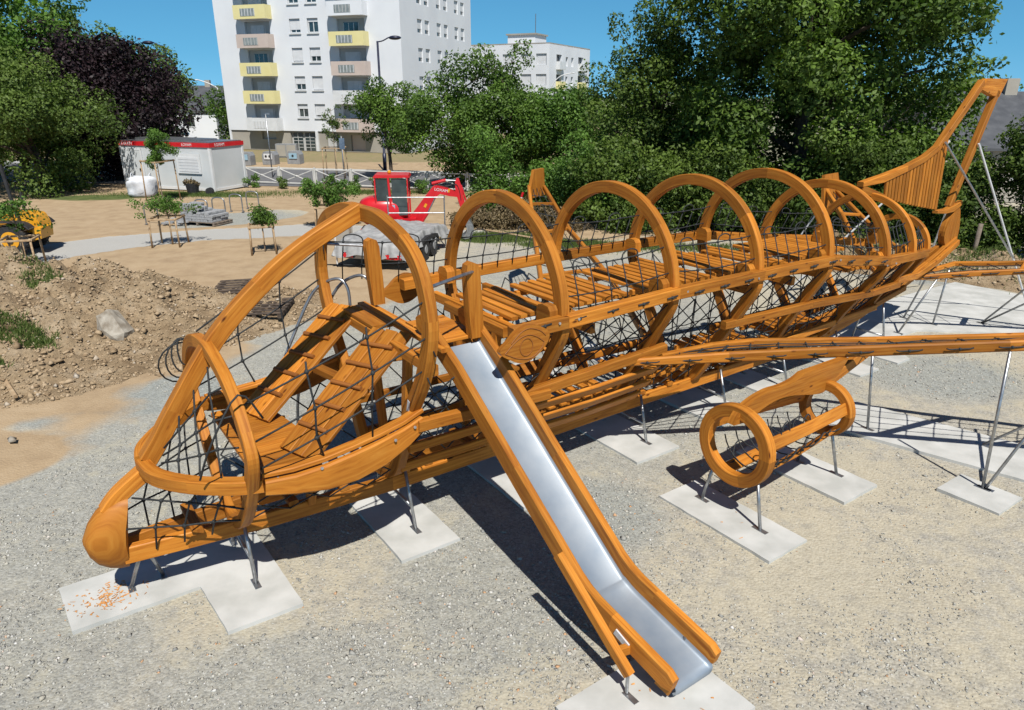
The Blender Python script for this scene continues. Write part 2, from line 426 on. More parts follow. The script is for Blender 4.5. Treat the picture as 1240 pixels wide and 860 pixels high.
# gunwales and lower side rails, per bay
for sg in (1, -1):
    g_ = [(4.15, 1.30, 2.56), (4.89, 1.33, 2.58), (6.74, 1.30, 2.62), (8.45, 1.31, 2.62), (10.19, 1.30, 2.60), (11.97, 1.26, 2.36), (13.38, 1.0, 2.22), (14.75, .6, 2.05)]
    for a, b in zip(g_, g_[1:]):
        mb = MB(); mb.sweep([P3(a[0], sg*a[1], a[2]), P3(b[0], sg*b[1], b[2])], .13, .15, (0, 1, 0), c=.009)
        mb.build('gunwale', 'wood', plane)
    for a, b in [((3.05, 1.13, 1.70), (4.9, 1.02, 1.58)), ((4.5, .98, 1.62), (6.95, .98, 1.74))]:
        mb = MB(); mb.sweep([P3(a[0], sg*a[1], a[2]), P3(b[0], sg*b[1], b[2])], .11, .13, (0, 1, 0), c=.012); mb.build('side_rail', 'wood', plane)
    for a, b in [((8.15, .99, 1.84), (10.3, 1.0, 1.80)), ((10.3, 1.0, 1.80), (12.2, .95, 1.68)), ((12.2, .95, 1.68), (13.5, .78, 1.62))]:
        mb = MB(); mb.sweep([P3(a[0], sg*a[1], a[2]), P3(b[0], sg*b[1], b[2])], .10, .12, (0, 1, 0), c=.012); mb.build('side_rail', 'wood', plane)
    # hull planking in the second bay
    for wv, zv, hh in ((.86, 1.36, .20), (.72, 1.10, .20), (.52, .84, .20)):
        mb = MB(); mb.sweep([P3(4.75, sg*wv, zv), P3(5.8, sg*(wv+.02), zv+.01), P3(6.95, sg*wv, zv+.04)], .05, hh, (0, 1, .0 if 0 else .85*sg), c=.01); mb.build('hull_plank', 'wood', plane)
    for wv, zv in ((.80, 1.27), (.56, .92)):
        mb = MB(); mb.sweep([P3(3.1, sg*wv, zv), P3(4.9, sg*(wv), zv)], .06, .11, (0, 1, 0), c=.01); mb.build('hull_plank', 'wood', plane)
    for a, b in [((.35, .12, .98), (1.35, .62, 1.0))][:0]: pass
    for a, b in [((9.9, .62, 1.05), (13.4, .48, 1.12)), ((12.0, .40, .86), (14.8, .3, 1.25))]:
        mb = MB(); mb.sweep([P3(a[0], sg*a[1], a[2]), P3(b[0], sg*b[1], b[2])], .08, .12, (0, 1, 0), c=.01); mb.build('side_rail', 'wood', plane)

# slatted deck
def slat_panel(s0, s1, w0, w1, z0, z1, pitch=.145, wd=.095, th=.05, name='deck_slat'):
    n = max(1, int((s1-s0)/pitch))
    for k in range(n):
        s = s0+(k+.5)*(s1-s0)/n; z = z0+(z1-z0)*(k+.5)/n; d = random.uniform(-.012, .012)
        mb = MB(); mb.sweep([P3(s+random.uniform(-.006, .006), w0+d, z), P3(s, w1+d, z+random.uniform(-.004, .004))], wd, th, (1, 0, 0), c=.008, tone=random.uniform(.55, 1.0))
        mb.build(name, 'wood', plane)
for a, b in ((4.62, 5.35), (5.5, 6.62), (6.86, 8.3), (8.6, 9.35), (9.5, 10.05), (10.35, 11.8)):
    slat_panel(a, b, -.72, .60, 2.47, 2.47)
    for w in (-.5, .38):
        mb = MB(); mb.sweep([P3(a-.02, w, 2.405), P3(b+.02, w, 2.405)], .07, .075, (0, 1, 0)); mb.build('deck_bearer', 'wood', plane)
for a in (4.6, 5.42, 8.46, 9.42, 10.2):
    mb = MB(); mb.sweep([P3(a, -1.2, 2.36), P3(a, 1.2, 2.36)], .08, .13, AX); mb.build('deck_crossbeam', 'wood', plane)
for a, b, z in ((4.9, 6.6, 1.02), (7.0, 8.3, 1.06), (8.7, 10.0, 1.06), (10.4, 11.8, 1.08)):
    slat_panel(a, b, -.48, .46, z, z, .2, .1, .045, 'floor_slat')
    for w in (-.34, .32):
        mb = MB(); mb.sweep([P3(a-.02, w, z-.06), P3(b+.02, w, z-.06)], .06, .07, (0, 1, 0)); mb.build('floor_bearer', 'wood', plane)
for k in range(5):     # steps from the lower floor to the deck
    mb = MB(); mb.sweep([P3(5.0-.06*k, -.3, 1.2+.24*k), P3(5.0-.06*k, .35, 1.2+.24*k)], .14, .045, AX); mb.build('step', 'wood', plane)
# tail floor
slat_panel(12.1, 13.2, -.6, .5, 2.0, 2.02)

# cockpit floor, ramps and upper platform
fp = [(1.42, -.85), (1.42, .9), (1.75, 1.0), (2.12, 1.02), (2.12, .2), (2.02, -.2), (1.95, -.75), (1.7, -.95)]
for k in range(7):
    w0 = -.95+k*.28; w1 = w0+.27
    o = [(1.42, w0), (2.15-.12*abs(k-4)*.3, w0), (2.15-.12*abs(k-3)*.3, w1), (1.42, w1)]
    mb = MB(); mb.prism([(a, -b) for a, b in o], (0, 0, 1.47), (1, 0, 0), (0, 1, 0), .05); mb.build('cockpit_floor_board', 'wood', plane)
def climb_ramp(b0, b1, t0, t1, nm):
    e = empty(nm); e.parent = plane
    B0, B1, T0, T1 = (P3(*q) for q in (b0, b1, t0, t1)); nrm = (B1-B0).cross(T0-B0).normalized()
    if nrm.z < 0: nrm = -nrm
    for k in range(3):
        f0 = (k+.5)/3; a = B0.lerp(B1, f0); c = T0.lerp(T1, f0); w = (B1-B0).length/3-.006
        mb = MB(); mb.sweep([a, c], .045, w, nrm, c=.006); mb.build('ramp_plank', 'wood', plane).parent = e
    for k in range(1, 6):
        t = k/6+.02; a = B0.lerp(T0, t); c = B1.lerp(T1, t); d = (c-a).normalized()*.04
        mb = MB(); a, c = a.lerp(c, .12), a.lerp(c, .86); mb.sweep([a-d*.4+nrm*.043, c+nrm*.043], .045, .045, nrm, c=.01, tone=.4); mb.build('rung', 'wood_dark', plane).parent = e
    return e
climb_ramp((1.72, -.78, 1.52), (1.88, -.25, 1.52), (3.1, -1.3, 2.47), (3.36, -.82, 2.47), 'climbing_ramp')
climb_ramp((1.80, .42, 1.52), (1.98, .94, 1.52), (3.12, -.02, 2.47), (3.40, .46, 2.47), 'climbing_ramp')
mb = MB(); mb.sweep([P3(2.55, -.75, 1.93), P3(2.72, .1, 1.93)], .09, .12, (0, 0, 1)); mb.build('ramp_tie', 'wood', plane)
for s0, s1, w0, w1 in ((3.16, 3.42, -1.05, -.1), (3.42, 3.54, -1.15, 1.05)):
    mb = MB(); mb.sweep([P3((s0+s1)/2, w0, 2.44), P3((s0+s1)/2, w1, 2.44)], .05, s1-s0-.008, (0, 0, 1), c=.008); mb.build('platform_board', 'wood', plane)
for w0_ in (-.05, .17, .39, .61):
    mb = MB(); mb.sweep([P3(3.56, w0_+.1, 2.44), P3(4.06, w0_+.1, 2.44)], .045, .205, (0, 0, 1), c=.008); mb.build('platform_board', 'wood', plane)
for s0, a, b in ((3.2, -1.3, 1.3), (3.62, -1.15, .7), (4.5, -.7, .7)):
    mb = MB(); mb.sweep([P3(s0, a, 2.35), P3(s0, b, 2.35)], .09, .12, AX); mb.build('platform_beam', 'wood', plane)
for s0, w0, zt in ((3.3, .5, 2.3), (3.3, -.5, 2.3), (4.5, .5, 2.3), (4.5, -.5, 2.3), (2.1, .55, 1.42), (2.1, -.55, 1.42)):
    mb = MB(); mb.sweep([P3(s0, w0*.5, kz(s0)+.1), P3(s0, w0, zt)], .09, .11, AX); mb.build('platform_post', 'wood', plane)
# rail posts either side of the slide mouth with steel grab bars
for sg in (1, -1):
    mb = MB(); s0, wp_ = (3.95, .84) if sg > 0 else (3.62, 1.02)
    o = [(-.08, -.22), (.08, -.22), (.09, .1), (.09, .54), (.065, .62), (0, .65), (-.065, .62), (-.085, .54), (-.09, .1)]
    mb.prism([(a+.06*(1-b), b) for a, b in o], P3(s0-.04, sg*wp_, 2.66), (1, 0, 0), (0, 0, 1), .11, grain=1); mb.build('handhold_post', 'wood', plane)
    mb = MB(); mb.tube([P3(3.1, sg*1.36, 3.24), P3(s0+.02, sg*(wp_+.02), 3.20)], .02, 8); mb.build('grab_bar', 'steel', plane)
# carved eye boards
for sg in (1, -1):
    o = [(-.40, .0), (-.27, .12), (-.15, .22), (0, .27), (.15, .24), (.27, .18), (.33, .10), (.30, 0), (.20, -.10), (.05, -.18), (-.10, -.19), (-.25, -.12)]
    o = [(p.x, p.y) for p in spl([(a*.9, b*.9, 0) for a, b in o], 4, True)]
    mb = MB(); mb.prism(o, P3(4.26, sg*1.43, 2.44), (1, 0, 0), (0, 0, 1), .07, tone=.3); e = mb.build('eye_board', 'wood', plane)
    g_ = MB()
    for cv in ([(-.30, -.02), (-.15, .10), (0, .14), (.13, .09), (.22, .02)], [(-.30, -.02), (-.12, -.11), (.05, -.13), (.18, -.05), (.22, .02)],
               [(-.22, .08), (-.10, .18), (.02, .21), (.16, .16), (.24, .09)]):
        g_.tube([P3(4.26+a, sg*1.468, 2.44+b) for a, b in [(p.x, p.y) for p in spl([(a, b, 0) for a, b in cv], 4)]], .0065, 5)
    g_.build('carved_line', 'wood_dark', plane).parent = e
    g_ = MB(); g_.tube([P3(4.24+.085*math.cos(t), sg*1.468, 2.445+.1*math.sin(t)) for t in np.linspace(0, 2*math.pi, 20, endpoint=False)], .0065, 5, True); g_.build('carved_pupil', 'wood_dark', plane).parent = e

# slide
def slide_part():
    e = empty('slide'); e.parent = plane
    path = [(.52, 2.61), (3.02, .665), (3.16, .575), (3.30, .515), (3.5, .46), (4.14, .285)]     # (w, z) of the rail centre
    sc = lambda w: 3.795+.088*(w-.85)
    for off in (-.275, .275):
        pts = [P3(sc(w)+off, w, z) for w, z in [(.45, 2.60)]+path[:1]+[(.62, 2.575), (1.15, 2.215), (2.1, 1.425)]+path[1:]+[(4.22, .265)]]
        mb = MB(); mb.sweep(pts, .082, .23, AX, seg=4, c=.013, hs=[.14]+[.22]*(len(pts)-2)+[.14]); mb.build('slide_rail', 'wood', plane).parent = e
    q = spl([(w, z-.04, 0) for w, z in [(.84, 2.475), (1.15, 2.215), (2.1, 1.425)]+path[1:]], 3)
    L_ = [(p.x, p.y) for p in q]; L_ += [(4.20, .215), (4.215, .17), (4.18, .13)]
    vs = []; fs = []
    for w, z in L_:
        for off in (-.240, -.225, -.2, 0, .2, .225, .240):
            vs.append(P3(sc(w)+off, w, z-.055+(.05 if abs(off) > .23 else .012 if abs(off) > .21 else 0)))
    for i in range(len(L_)-1):
        for k in range(6): fs.append((i*7+k, i*7+k+1, (i+1)*7+k+1, (i+1)*7+k))
    mb = MB(); mb.add(vs, fs); o = mb.build('slide_chute', 'chute', plane, smooth=True); o.parent = e
    mb = MB(); mb.sweep([P3(3.50, 3.0, 1.0), P3(3.60, 3.90, .24)], .075, .11, AX, c=.01); mb.build('slide_brace', 'wood', plane).parent = e
    mb = MB(); mb.sweep([P3(3.56, 3.72, .36), P3(3.90, 3.74, .30)], .10, .06, (0, 0, 1), c=.01); mb.build('slide_cross_tie', 'wood', plane).parent = e
    mb = MB(); mb.sweep([P3(3.83, 4.02, .17), P3(3.86, 4.16, .12)], .05, .12, AX, c=.01)
    mb.build('slide_foot_block', 'wood', plane).parent = e
    mb = MB(); mb.tube([P3(3.60, 3.88, .24), P3(3.60, 3.88, .03)], .016, 8); mb.box(P3(3.60, 3.93, .012), (.06, .16, .012)); mb.build('foot_bracket', 'steel', plane).parent = e
    mb = MB(); mb.tube([P3(4.3, 3.9, .3), P3(4.3, 3.9, .02)], .016, 8); mb.build('foot_bracket', 'steel', plane).parent = e
    mb = MB(); mb.sweep([P3(3.715, 3.58, .43), P3(3.73, 3.74, .36)], .02, .07, AX, c=.001); mb.build('label_plate', 'plate', plane).parent = e
slide_part()
mb = MB(); mb.sweep([P3(3.02, .99, 1.82), P3(3.02, 1.03, 1.96)], .004, .05, AX, c=.001); mb.build('label_plate', 'plate', plane)

# engine under the near wing
def engine():
    e = empty('engine_pod'); e.parent = plane
    for s, w, z, r, h in ((6.68, 2.50, .97, .45, .155), (8.45, 2.58, 1.04, .32, .12)):
        mb = MB(); mb.sweep([P3(s, w+r*math.cos(t), z+r*1.0*math.sin(t)) for t in np.linspace(0, 2*math.pi, 40, endpoint=False)], .13, h, AX, True, seg=8, c=.009)
        mb.build('engine_ring', 'wood', plane).parent = e
    for a in (20, 165, 250, 300):
        ca, sa = math.cos(R(a)), math.sin(R(a))
        mb = MB(); mb.sweep([P3(6.72, 2.50+.44*ca, .97+.44*sa), P3(7.5, 2.54+.40*ca, 1.0+.40*sa), P3(8.42, 2.58+.31*ca, 1.04+.31*sa)], .035, .16, (0, -ca, sa), c=.008)
        mb.build('engine_board', 'wood', plane).parent = e
    mb = MB()
    for a in (-35, 230):
        pts = []
        for k in range(26):
            t = k/25; aa = R(a+16*math.sin(t*19)); r = .44-.13*t+.02*math.cos(t*38)
            pts.append(P3(6.75+1.65*t, 2.5+.08*t+r*math.cos(aa), .97+.07*t+r*math.sin(aa)))
        mb.tube(spl(pts, 2), .009, 5)
    for s, a in ((7.05, 25), (7.35, 160), (7.5, 22), (7.9, 20), (7.85, 160)):
        ca, sa = math.cos(R(a)), math.sin(R(a)); r = .43-.1*(s-6.7)/1.7; c0 = P3(s, 2.53+r*ca, 1.0+r*sa)
        mb.tube([c0+Vector((.085*math.cos(t), 0, .17*math.sin(t))) for t in np.linspace(-.3, math.pi+.3, 10)], .009, 5)
    for s in (6.95, 7.15, 7.35, 7.55, 7.75, 7.95, 8.15):
        r = .44-.12*(s-6.7)/1.7
        mb.tube([P3(s, 2.53+r*math.cos(t), 1.0+r*math.sin(t)) for t in np.linspace(R(195), R(345), 12)], .009, 5)
    mb.build('rope_lacing', 'rope', plane, True).parent = e
engine()
top = [(6.52, 1.42), (6.62, 1.56), (6.85, 1.66), (7.15, 1.71), (7.42, 1.70), (7.68, 1.72), (7.86, 1.78)]
bot = [(8.85, 1.78), (8.70, 1.62), (8.5, 1.48), (8.35, 1.40), (8.1, 1.43), (7.7, 1.52), (7.35, 1.55), (7.05, 1.50), (6.8, 1.40)]
mb = MB(); mb.prism([(p.x, p.y) for p in spl([(a, b, 0) for a, b in top], 3)]+[(p.x, p.y) for p in spl([(a, b, 0) for a, b in bot], 3)], P3(0, 2.50, -.12), (1, 0, 0), (0, 0, 1), .11, tone=.35)
mb.build('engine_pylon', 'wood', plane)
mb = MB(); mb.sweep([P3(8.55, 2.42, 1.3), P3(9.5, 2.45, 1.6)], .09, .16, (0, 1, 0)); mb.build('engine_pylon_brace', 'wood', plane)

# wings and tailplanes: leading + trailing beam, struts, net
def nettube(mb, a, b, r=.0095, sag=0, n=5):
    if sag:
        pts = [a.lerp(b, k/4)-Vector((0, 0, sag*4*(k/4)*(1-k/4))) for k in range(5)]
    else: pts = [a, b]
    mb.tube(pts, r, n)
def net(mb, A, B, na, nb, diag=False, r=.0095, sag=0, knots=True, skipends=True, kr=.021):
    """A,B: point lists (edge curves). na = cells along A, nb = cells between."""
    G = [[lerpP(A, i/na).lerp(lerpP(B, i/na), j/nb)-Vector((0, 0, sag*4*(i/na)*(1-i/na)))+Vector((random.uniform(-1, 1), random.uniform(-1, 1), random.uniform(-1, 1)))*.012*(0 < i < na)*(0 < j < nb) for j in range(nb+1)] for i in range(na+1)]
    if diag:
        for i in range(na):
            for j in range(nb):
                if (i+j) % 2 == 0: nettube(mb, G[i][j], G[i+1][j+1], r)
                else: nettube(mb, G[i+1][j], G[i][j+1], r)
    else:
        for j in range(nb+1):
            if 0 < j < nb or not skipends:
                mb.tube([G[i][j] for i in range(na+1)], r, 5)
        for i in range(na+1):
            if 0 < i < na or not skipends: mb.tube([G[i][j] for j in range(nb+1)], r, 5)
    if knots:
        for i in range(1, na):
            for j in range(1, nb):
                if not diag or (i+j) % 2 == 0: mb.ball(G[i][j], kr, n=6, k=4)
    return G
def clips(o_parent, a, b, path, n, side):
    a = Vector(a); b = Vector(b); d = (b-a).normalized()
    for k in range(n):
        c = lerpP(path, (k+.5)/n)+Vector(side); mb = MB()
        mb.tube([c-d*.16+Vector((0, 0, .012)), c-d*.12, c+d*.12, c+d*.16+Vector((0, 0, .012))], .010, 5)
        mb.ball(c, .022)
        mb.build('rope_clip', 'rope', plane, True).parent = o_parent
def wing(lead, trail, tie, name, endplate, hh=.16, nn=(16, 5), clipw=None):
    e = empty(name); e.parent = plane
    L_ = [P3(*p) for p in lead]; T_ = [P3(*p) for p in trail]
    dd = (L_[-1]-L_[0]).normalized(); Nw = Vector((-dd.y, dd.x, 0)).normalized()
    if Nw.x > 0: Nw = -Nw
    mb = MB(); mb.sweep(L_, .085, hh, Nw, seg=1, c=.02, hs=[.10]+[hh]*(len(L_)-1)); mb.build('wing_beam', 'wood', plane).parent = e
    mb = MB(); mb.sweep(T_, .085, hh*.8, Nw, seg=1, c=.02, hs=[.10]+[hh*.8]*(len(T_)-1)); mb.build('wing_beam', 'wood', plane).parent = e
    for t in tie:
        a, b = lerpP(L_, t[0]), lerpP(T_, t[1])
        mb = MB(); mb.sweep([a, b], .07, .10, (0, 0, 1), c=.01); mb.build('wing_tie', 'wood', plane).parent = e
    mb = MB(); net(mb, L_, T_, nn[0], nn[1], sag=0); mb.build('wing_net', 'rope', plane, True).parent = e
    if clipw:
        clips(e, L_[0].lerp(L_[-1], .02), L_[0].lerp(L_[-1], .98), L_, clipw, Nw*.062)
    if endplate:
        o, A, B = endplate
        mb = MB(); mb.prism(o, (0, 0, 0), A, B, .07) if False else mb.prism(o, L_[-1]+Vector((.2, 0, 0)), A, B, .08, grain=1)
        mb.build('winglet', 'wood', plane).parent = e
    return e
nl = [(6.28, .93, 1.655), (7.5, 1.62, 1.68), (8.7, 2.30, 1.70), (10.05, 3.95, 2.00), (11.5, 5.75, 2.33), (12.8, 7.3, 2.6)]
ntr = [(6.84, 1.02, 1.64), (7.85, 1.05, 1.59), (8.67, 1.15, 1.52), (10.55, 2.02, 1.42), (11.41, 3.65, 1.77), (12.5, 5.6, 2.2), (13.3, 7.3, 2.55)]
wl = [(-.32, -.3), (.55, -.25), (.75, .9), (.45, 1.0), (-.1, .1)]
near_wing = wing(nl, ntr, [(.50, .62), (.8, .85)], 'wing', (wl, (1, 0, 0), (0, 0, 1)), clipw=16, nn=(22, 5), hh=.145)
fl = [(6.2, -.45, 1.24), (7.7, -2.8, 1.73), (9.3, -5.2, 2.22), (11.0, -7.7, 2.75)]
ftr = [(6.3, -.40, 1.22), (8.3, -.62, 1.12), (9.4, -2.75, 1.57), (10.3, -5.2, 2.12), (11.5, -7.7, 2.72)]
far_wing = wing(fl, ftr, [(.36, .5), (.62, .72), (.85, .88)], 'wing', ([(-.42, -.25), (.5, -.25), (.42, .45), (-.12, .45)], (.9, .43, 0), (0, 0, 1)), nn=(14, 4))
tl = [(15.62, .10, 1.30), (16.4, .8, 1.42), (17.03, 1.5, 1.52), (18.3, 3.1, 1.78)]
ttr = [(15.8, .05, 1.34), (17.25, .12, 1.40), (17.5, .9, 1.52), (18.3, 3.1, 1.9)]
wing(tl, ttr, [(.5, .6)], 'tailplane', ([(-.7, -.1), (-.1, -.35), (.7, -.3), (.8, .3), (.1, .5), (-.5, .2)], (.8, -.6, 0), (0, .25, 1)), hh=.12, nn=(9, 3), clipw=7)
tl2 = [(14.6, -.25, 1.5), (15.3, -1.1, 1.75), (16.3, -2.2, 2.3), (17.0, -3.1, 2.7)]
ttr2 = [(14.9, -.2, 1.5), (16.3, -.3, 1.55), (16.6, -1.2, 1.8), (17.4, -3.1, 2.7)]
wing(tl2, ttr2, [(.4, .5), (.7, .75)], 'tailplane', ([(-.5, -.5), (.35, -.25), (.35, .42), (-.25, .4)], (1, 0, 0), (0, .3, 1)), hh=.15, nn=(8, 3))

# tail fin
fe = empty('tail_fin'); fe.parent = plane
def fpart(mb, name, mat='wood'):
    o = mb.build(name, mat, plane); o.parent = fe; return o
f1 = [P3(12.98, 0, 3.44), P3(13.7, 0, 3.50), P3(14.5, 0, 3.64), P3(15.15, 0, 3.80), P3(15.6, 0, 3.98), P3(15.9, 0, 4.24), P3(16.98, 0, 5.24)]
fpart(MB().sweep(f1, .13, .13, (0, 1, 0), seg=2, c=.009, hs=[.09, .15, .12, .12, .13, .16, .16]), 'fin_leading_beam')
fpart(MB().prism([(16.86, 5.12), (17.12, 5.32), (18.02, 5.32), (17.78, 4.95), (17.5, 4.98)], (0, 0, 0), (1, 0, 0), (0, 0, 1), .13), 'fin_cap')
fpart(MB().sweep([P3(17.74, 0, 5.08), P3(16.66, 0, 2.72)], .13, .14, (0, 1, 0)), 'fin_trailing_beam')
fpart(MB().sweep([P3(13.0, 0, 3.36), P3(13.9, 0, 3.10)], .12, .14, (0, 1, 0)), 'fin_base_beam')
fpart(MB().sweep([P3(16.0, .05, 2.67), P3(16.4, .05, 2.65), P3(16.75, .05, 2.68), P3(17.05, .05, 2.78)], .11, .12, (0, 1, 0), hs=[.06, .10, .14, .10]), 'fin_base_beam')
NS = 18
for k in range(NS):
    t = (k+.5)/NS; xb = 13.85+(16.1-13.85)*t; xt = 13.80+(15.98-13.80)*t
    zb = 3.16-.45*t**.8
    fz = None
    for a, b in zip(f1, f1[1:]):
        if a.x <= xt <= b.x: fz = a.z+(b.z-a.z)*(xt-a.x)/(b.x-a.x)
    fpart(MB().sweep([P3(xb, .02, zb), P3(xt, .02, (fz or 4.1)-.04)], .045, .088, (0, 1, 0), c=.008), 'fin_slat')
# stern board and stern post
st = [(17.0, 2.70), (17.1, 2.65), (17.24, 2.28), (17.26, 2.03), (17.06, 1.8), (16.82, 1.8), (16.62, 2.08), (16.70, 2.4)]
MB().prism([(p.x, p.y) for p in spl([(a, b, 0) for a, b in st], 3, True)], P3(0, .0, 0), (1, 0, 0), (0, 0, 1), .14, grain=1).build('stern_board', 'wood', plane)
for sg in (1, -1):
    MB().sweep([P3(13.38, sg*.80, 1.72), P3(14.75, sg*.5, 1.55), P3(16.2, sg*.2, 1.6), P3(17.3, sg*.08, 1.88)], .08, .13, (0, 1, 0)).build('stern_rail', 'wood', plane)
# bracing of the fin
for i, (a, b) in enumerate([((17.22, .1, 4.02), (19.90, .94, .02)), ((15.72, .1, 4.10), (19.08, .67, 1.32)), ((16.3, -.08, 4.1), (14.2, -2.6, .02)), ((17.1, -.05, 3.7), (20.3, -1.9, .02))]):
    MB().tube([P3(*a), P3(*b)], .022, 8).build('bracing_pole', 'pole_white' if i != 1 else 'steel', plane)
MB().tube([P3(17.0, -3.0, 2.6), P3(16.6, -4.3, .02)], .02, 8).build('bracing_pole', 'pole_white', plane)

# ------------- nets
def gcurve(i0, i1, sg, t):
    """hull line between hoops at parameter t"""
    a = side_pt(i0, t); b = side_pt(i1, t)
    return P3(HO[i0][0]+.06, sg*a[0], a[1]), P3(HO[i1][0]-.06, sg*b[0], b[1])
for sg in (1, -1):
    for i in range(0, 7):
        mb = MB(); s0, r0, z0 = HO[i]; s1, r1, z1 = HO[i+1]
        lo_t = .5 if i in (1,) else .9
        nb = 6 if lo_t > .5 else 4; na = 8
        G = []
        for k in range(na+1):
            row = []
            for j in range(nb+1):
                a, b = gcurve(i, i+1, sg, .06+(lo_t-.06)*j/nb)
                p = a.lerp(b, k/na)
                if 0 < k < na and 0 < j < nb: p += Vector((random.uniform(-.02, .02), sg*.04, random.uniform(-.02, .02)))
                row.append(p)
            G.append(row)
        for k in range(na):
            for j in range(nb):
                if i == 0 and sg == 1 and j < 2 and 2 < k: continue
                nettube(mb, G[k][j], G[k+1][j+1] if (k+j) % 2 == 0 else G[k+1][j], .009) if (k+j) % 2 == 0 else nettube(mb, G[k+1][j], G[k][j+1], .009)
        for j in (2, 4):
            if j < nb: mb.tube([G[k][j] for k in range(na+1)], .009, 5)
        for k in range(1, na):
            for j in range(1, nb):
                if (k+j) % 2 == 0: mb.ball(G[k][j], .02)
        mb.build('hull_net', 'rope', plane, True)
        # rail net above the gunwale
        if i == 0 and sg > 0: continue
        mb = MB(); n = 7
        hA, hB = (.27, .58) if i < 6 else (.2, .4)
        def sp_(j, t):
            h = (0.05, hA, hB)[j]
            s = s0+(s1-s0)*t; zc = z0+(z1-z0)*t; r = (r0+(r1-r0)*t)-.09
            return P3(s, sg*math.sqrt(max(.02, r*r-h*h)), zc+h-(.035*4*t*(1-t) if j else 0)+random.uniform(-.008, .008))
        rows = [[sp_(j, k/n) for k in range(n+1)] for j in range(3)]
        mb.tube(rows[1], .009, 5); mb.tube(rows[2], .009, 5)
        for k in range(1, n): mb.tube([rows[0][k], rows[1][k], rows[2][k]], .0085, 5)
        for k in (1, 4):     # raised loops
            a, b = rows[2][k], rows[2][k+1]
            mb.tube(spl([a, a+Vector((.02, 0, .07)), a.lerp(b, .5)+Vector((0, 0, .10)), b+Vector((-.02, 0, .07)), b], 3), .009, 5)
        for r_ in rows[1:]:
            for p in r_[1:-1]: mb.ball(p, .021)
        for j in (1, 2):   # V shaped anchors on the hoops
            for q, dx in ((rows[j][0], 1), (rows[j][-1], -1)):
                mb.tube([q, q+Vector((-.0*dx, -sg*0, -.16))], .008, 5)
        mb.build('rail_net', 'rope', plane, True)
# cockpit ropes from nose arch to the first hoop
for sg in (1, -1):
    mb = MB(); A_ = [(1.36, 1.22, 1.75), (1.36, 1.24, 2.05), (1.36, 1.05, 2.35), (1.36, .7, 2.58)]
    B_ = [(3.06, 1.34, 2.40), (3.06, 1.44, 2.78), (3.06, 1.42, 3.14), (3.06, 1.2, 3.45)]
    rows = [[P3(a[0], sg*a[1], a[2]).lerp(P3(b[0], sg*b[1], b[2]), k/6)-Vector((0, 0, .03*math.sin(math.pi*k/6))) for k in range(7)] for a, b in zip(A_, B_)]
    for r_ in rows[:3 if sg > 0 else 4]: mb.tube(r_, .0105, 5)
    base = [P3(1.5+1.55*k/6, sg*1.15, 1.66) for k in range(7)]
    for k in (2, 4):
        mb.tube([base[k], rows[0][k], rows[1][k], rows[2][k], rows[2][k]+Vector((0, 0, .1))], .0105, 5)
        for r_ in rows[:3]: mb.ball(r_[k], .026)
    for t in range(2): mb.tube([rows[t][-1], rows[t][-1]+Vector((.05, -sg*.06, -.2))], .009, 5)
    mb.build('cockpit_net', 'rope', plane, True)
# nose net: two sides between windscreen rib/nose strut and arch/keel
for sg in (1, -1):
    up = [P3(.78, sg*.06, 1.74), P3(1.0, sg*.06, 2.06), P3(1.25, sg*.06, 2.40), P3(1.36, sg*.34, 2.62)]
    dn = [P3(.66, sg*.36, 1.58), P3(.88, sg*.68, 1.58), P3(1.10, sg*.92, 1.60), P3(1.27, sg*1.08, 1.62)]
    mb = MB(); net(mb, up, dn, 4, 4, r=.0105, kr=.024)
    A = [P3(.25, sg*.12, .62), P3(.27, sg*.17, .95), P3(.36, sg*.13, 1.24), P3(.62, sg*.30, 1.46)]
    B = [P3(1.28, sg*.40, .72), P3(1.28, sg*.78, 1.05), P3(1.28, sg*1.0, 1.3), P3(1.28, sg*1.12, 1.5)]
    net(mb, A, B, 3, 4, r=.0105, kr=.024)
    if sg > 0: mb.tube(spl([P3(.9, sg*1.0, 1.7), P3(1.0, sg*1.2, 2.1), P3(1.3, sg*1.15, 2.5), P3(1.5, sg*1.1, 2.2)], 4), .0105, 5)
    mb.build('nose_net', 'rope', plane, True)
    mb = MB(); net(mb, [P3(1.4, sg*1.0, 1.45), P3(3.0, sg*1.0, 1.55)], [P3(1.4, sg*.3, .7), P3(3.0, sg*.3, .66)], 7, 4, diag=True, r=.0095); mb.build('belly_net', 'rope', plane, True)
# loose rope coil hung on the far side of the nose arch
mb = MB()
for k in range(4):
    c = P3(1.26, -1.14-.05*k, 2.24-.03*k)
    mb.tube([c+Vector(((.05+.07*k)*math.cos(t), .04*k*math.sin(t+k), (.16+.04*k)*math.sin(t)-.03*k)) for t in np.linspace(0, 2*math.pi, 18, endpoint=False)], .010, 5, True)
mb.build('rope_coil', 'rope', plane, True)
# curved steel climbing poles on the far side
for dx in (0, -.32):
    mb = MB(); mb.tube(spl([P3(3.62+dx, -1.1, 2.35), P3(3.62+dx, -1.14, 2.68), P3(3.52+dx, -1.26, 2.79), P3(3.3+dx, -1.5, 2.6), P3(3.02+dx, -1.55, 2.1), P3(2.75+dx, -1.5, 1.6), P3(2.6+dx, -1.5, 1.05), P3(2.55+dx, -1.5, 0.0)], 5), .021, 8)
    mb.build('climbing_pole', 'steel', plane, True)

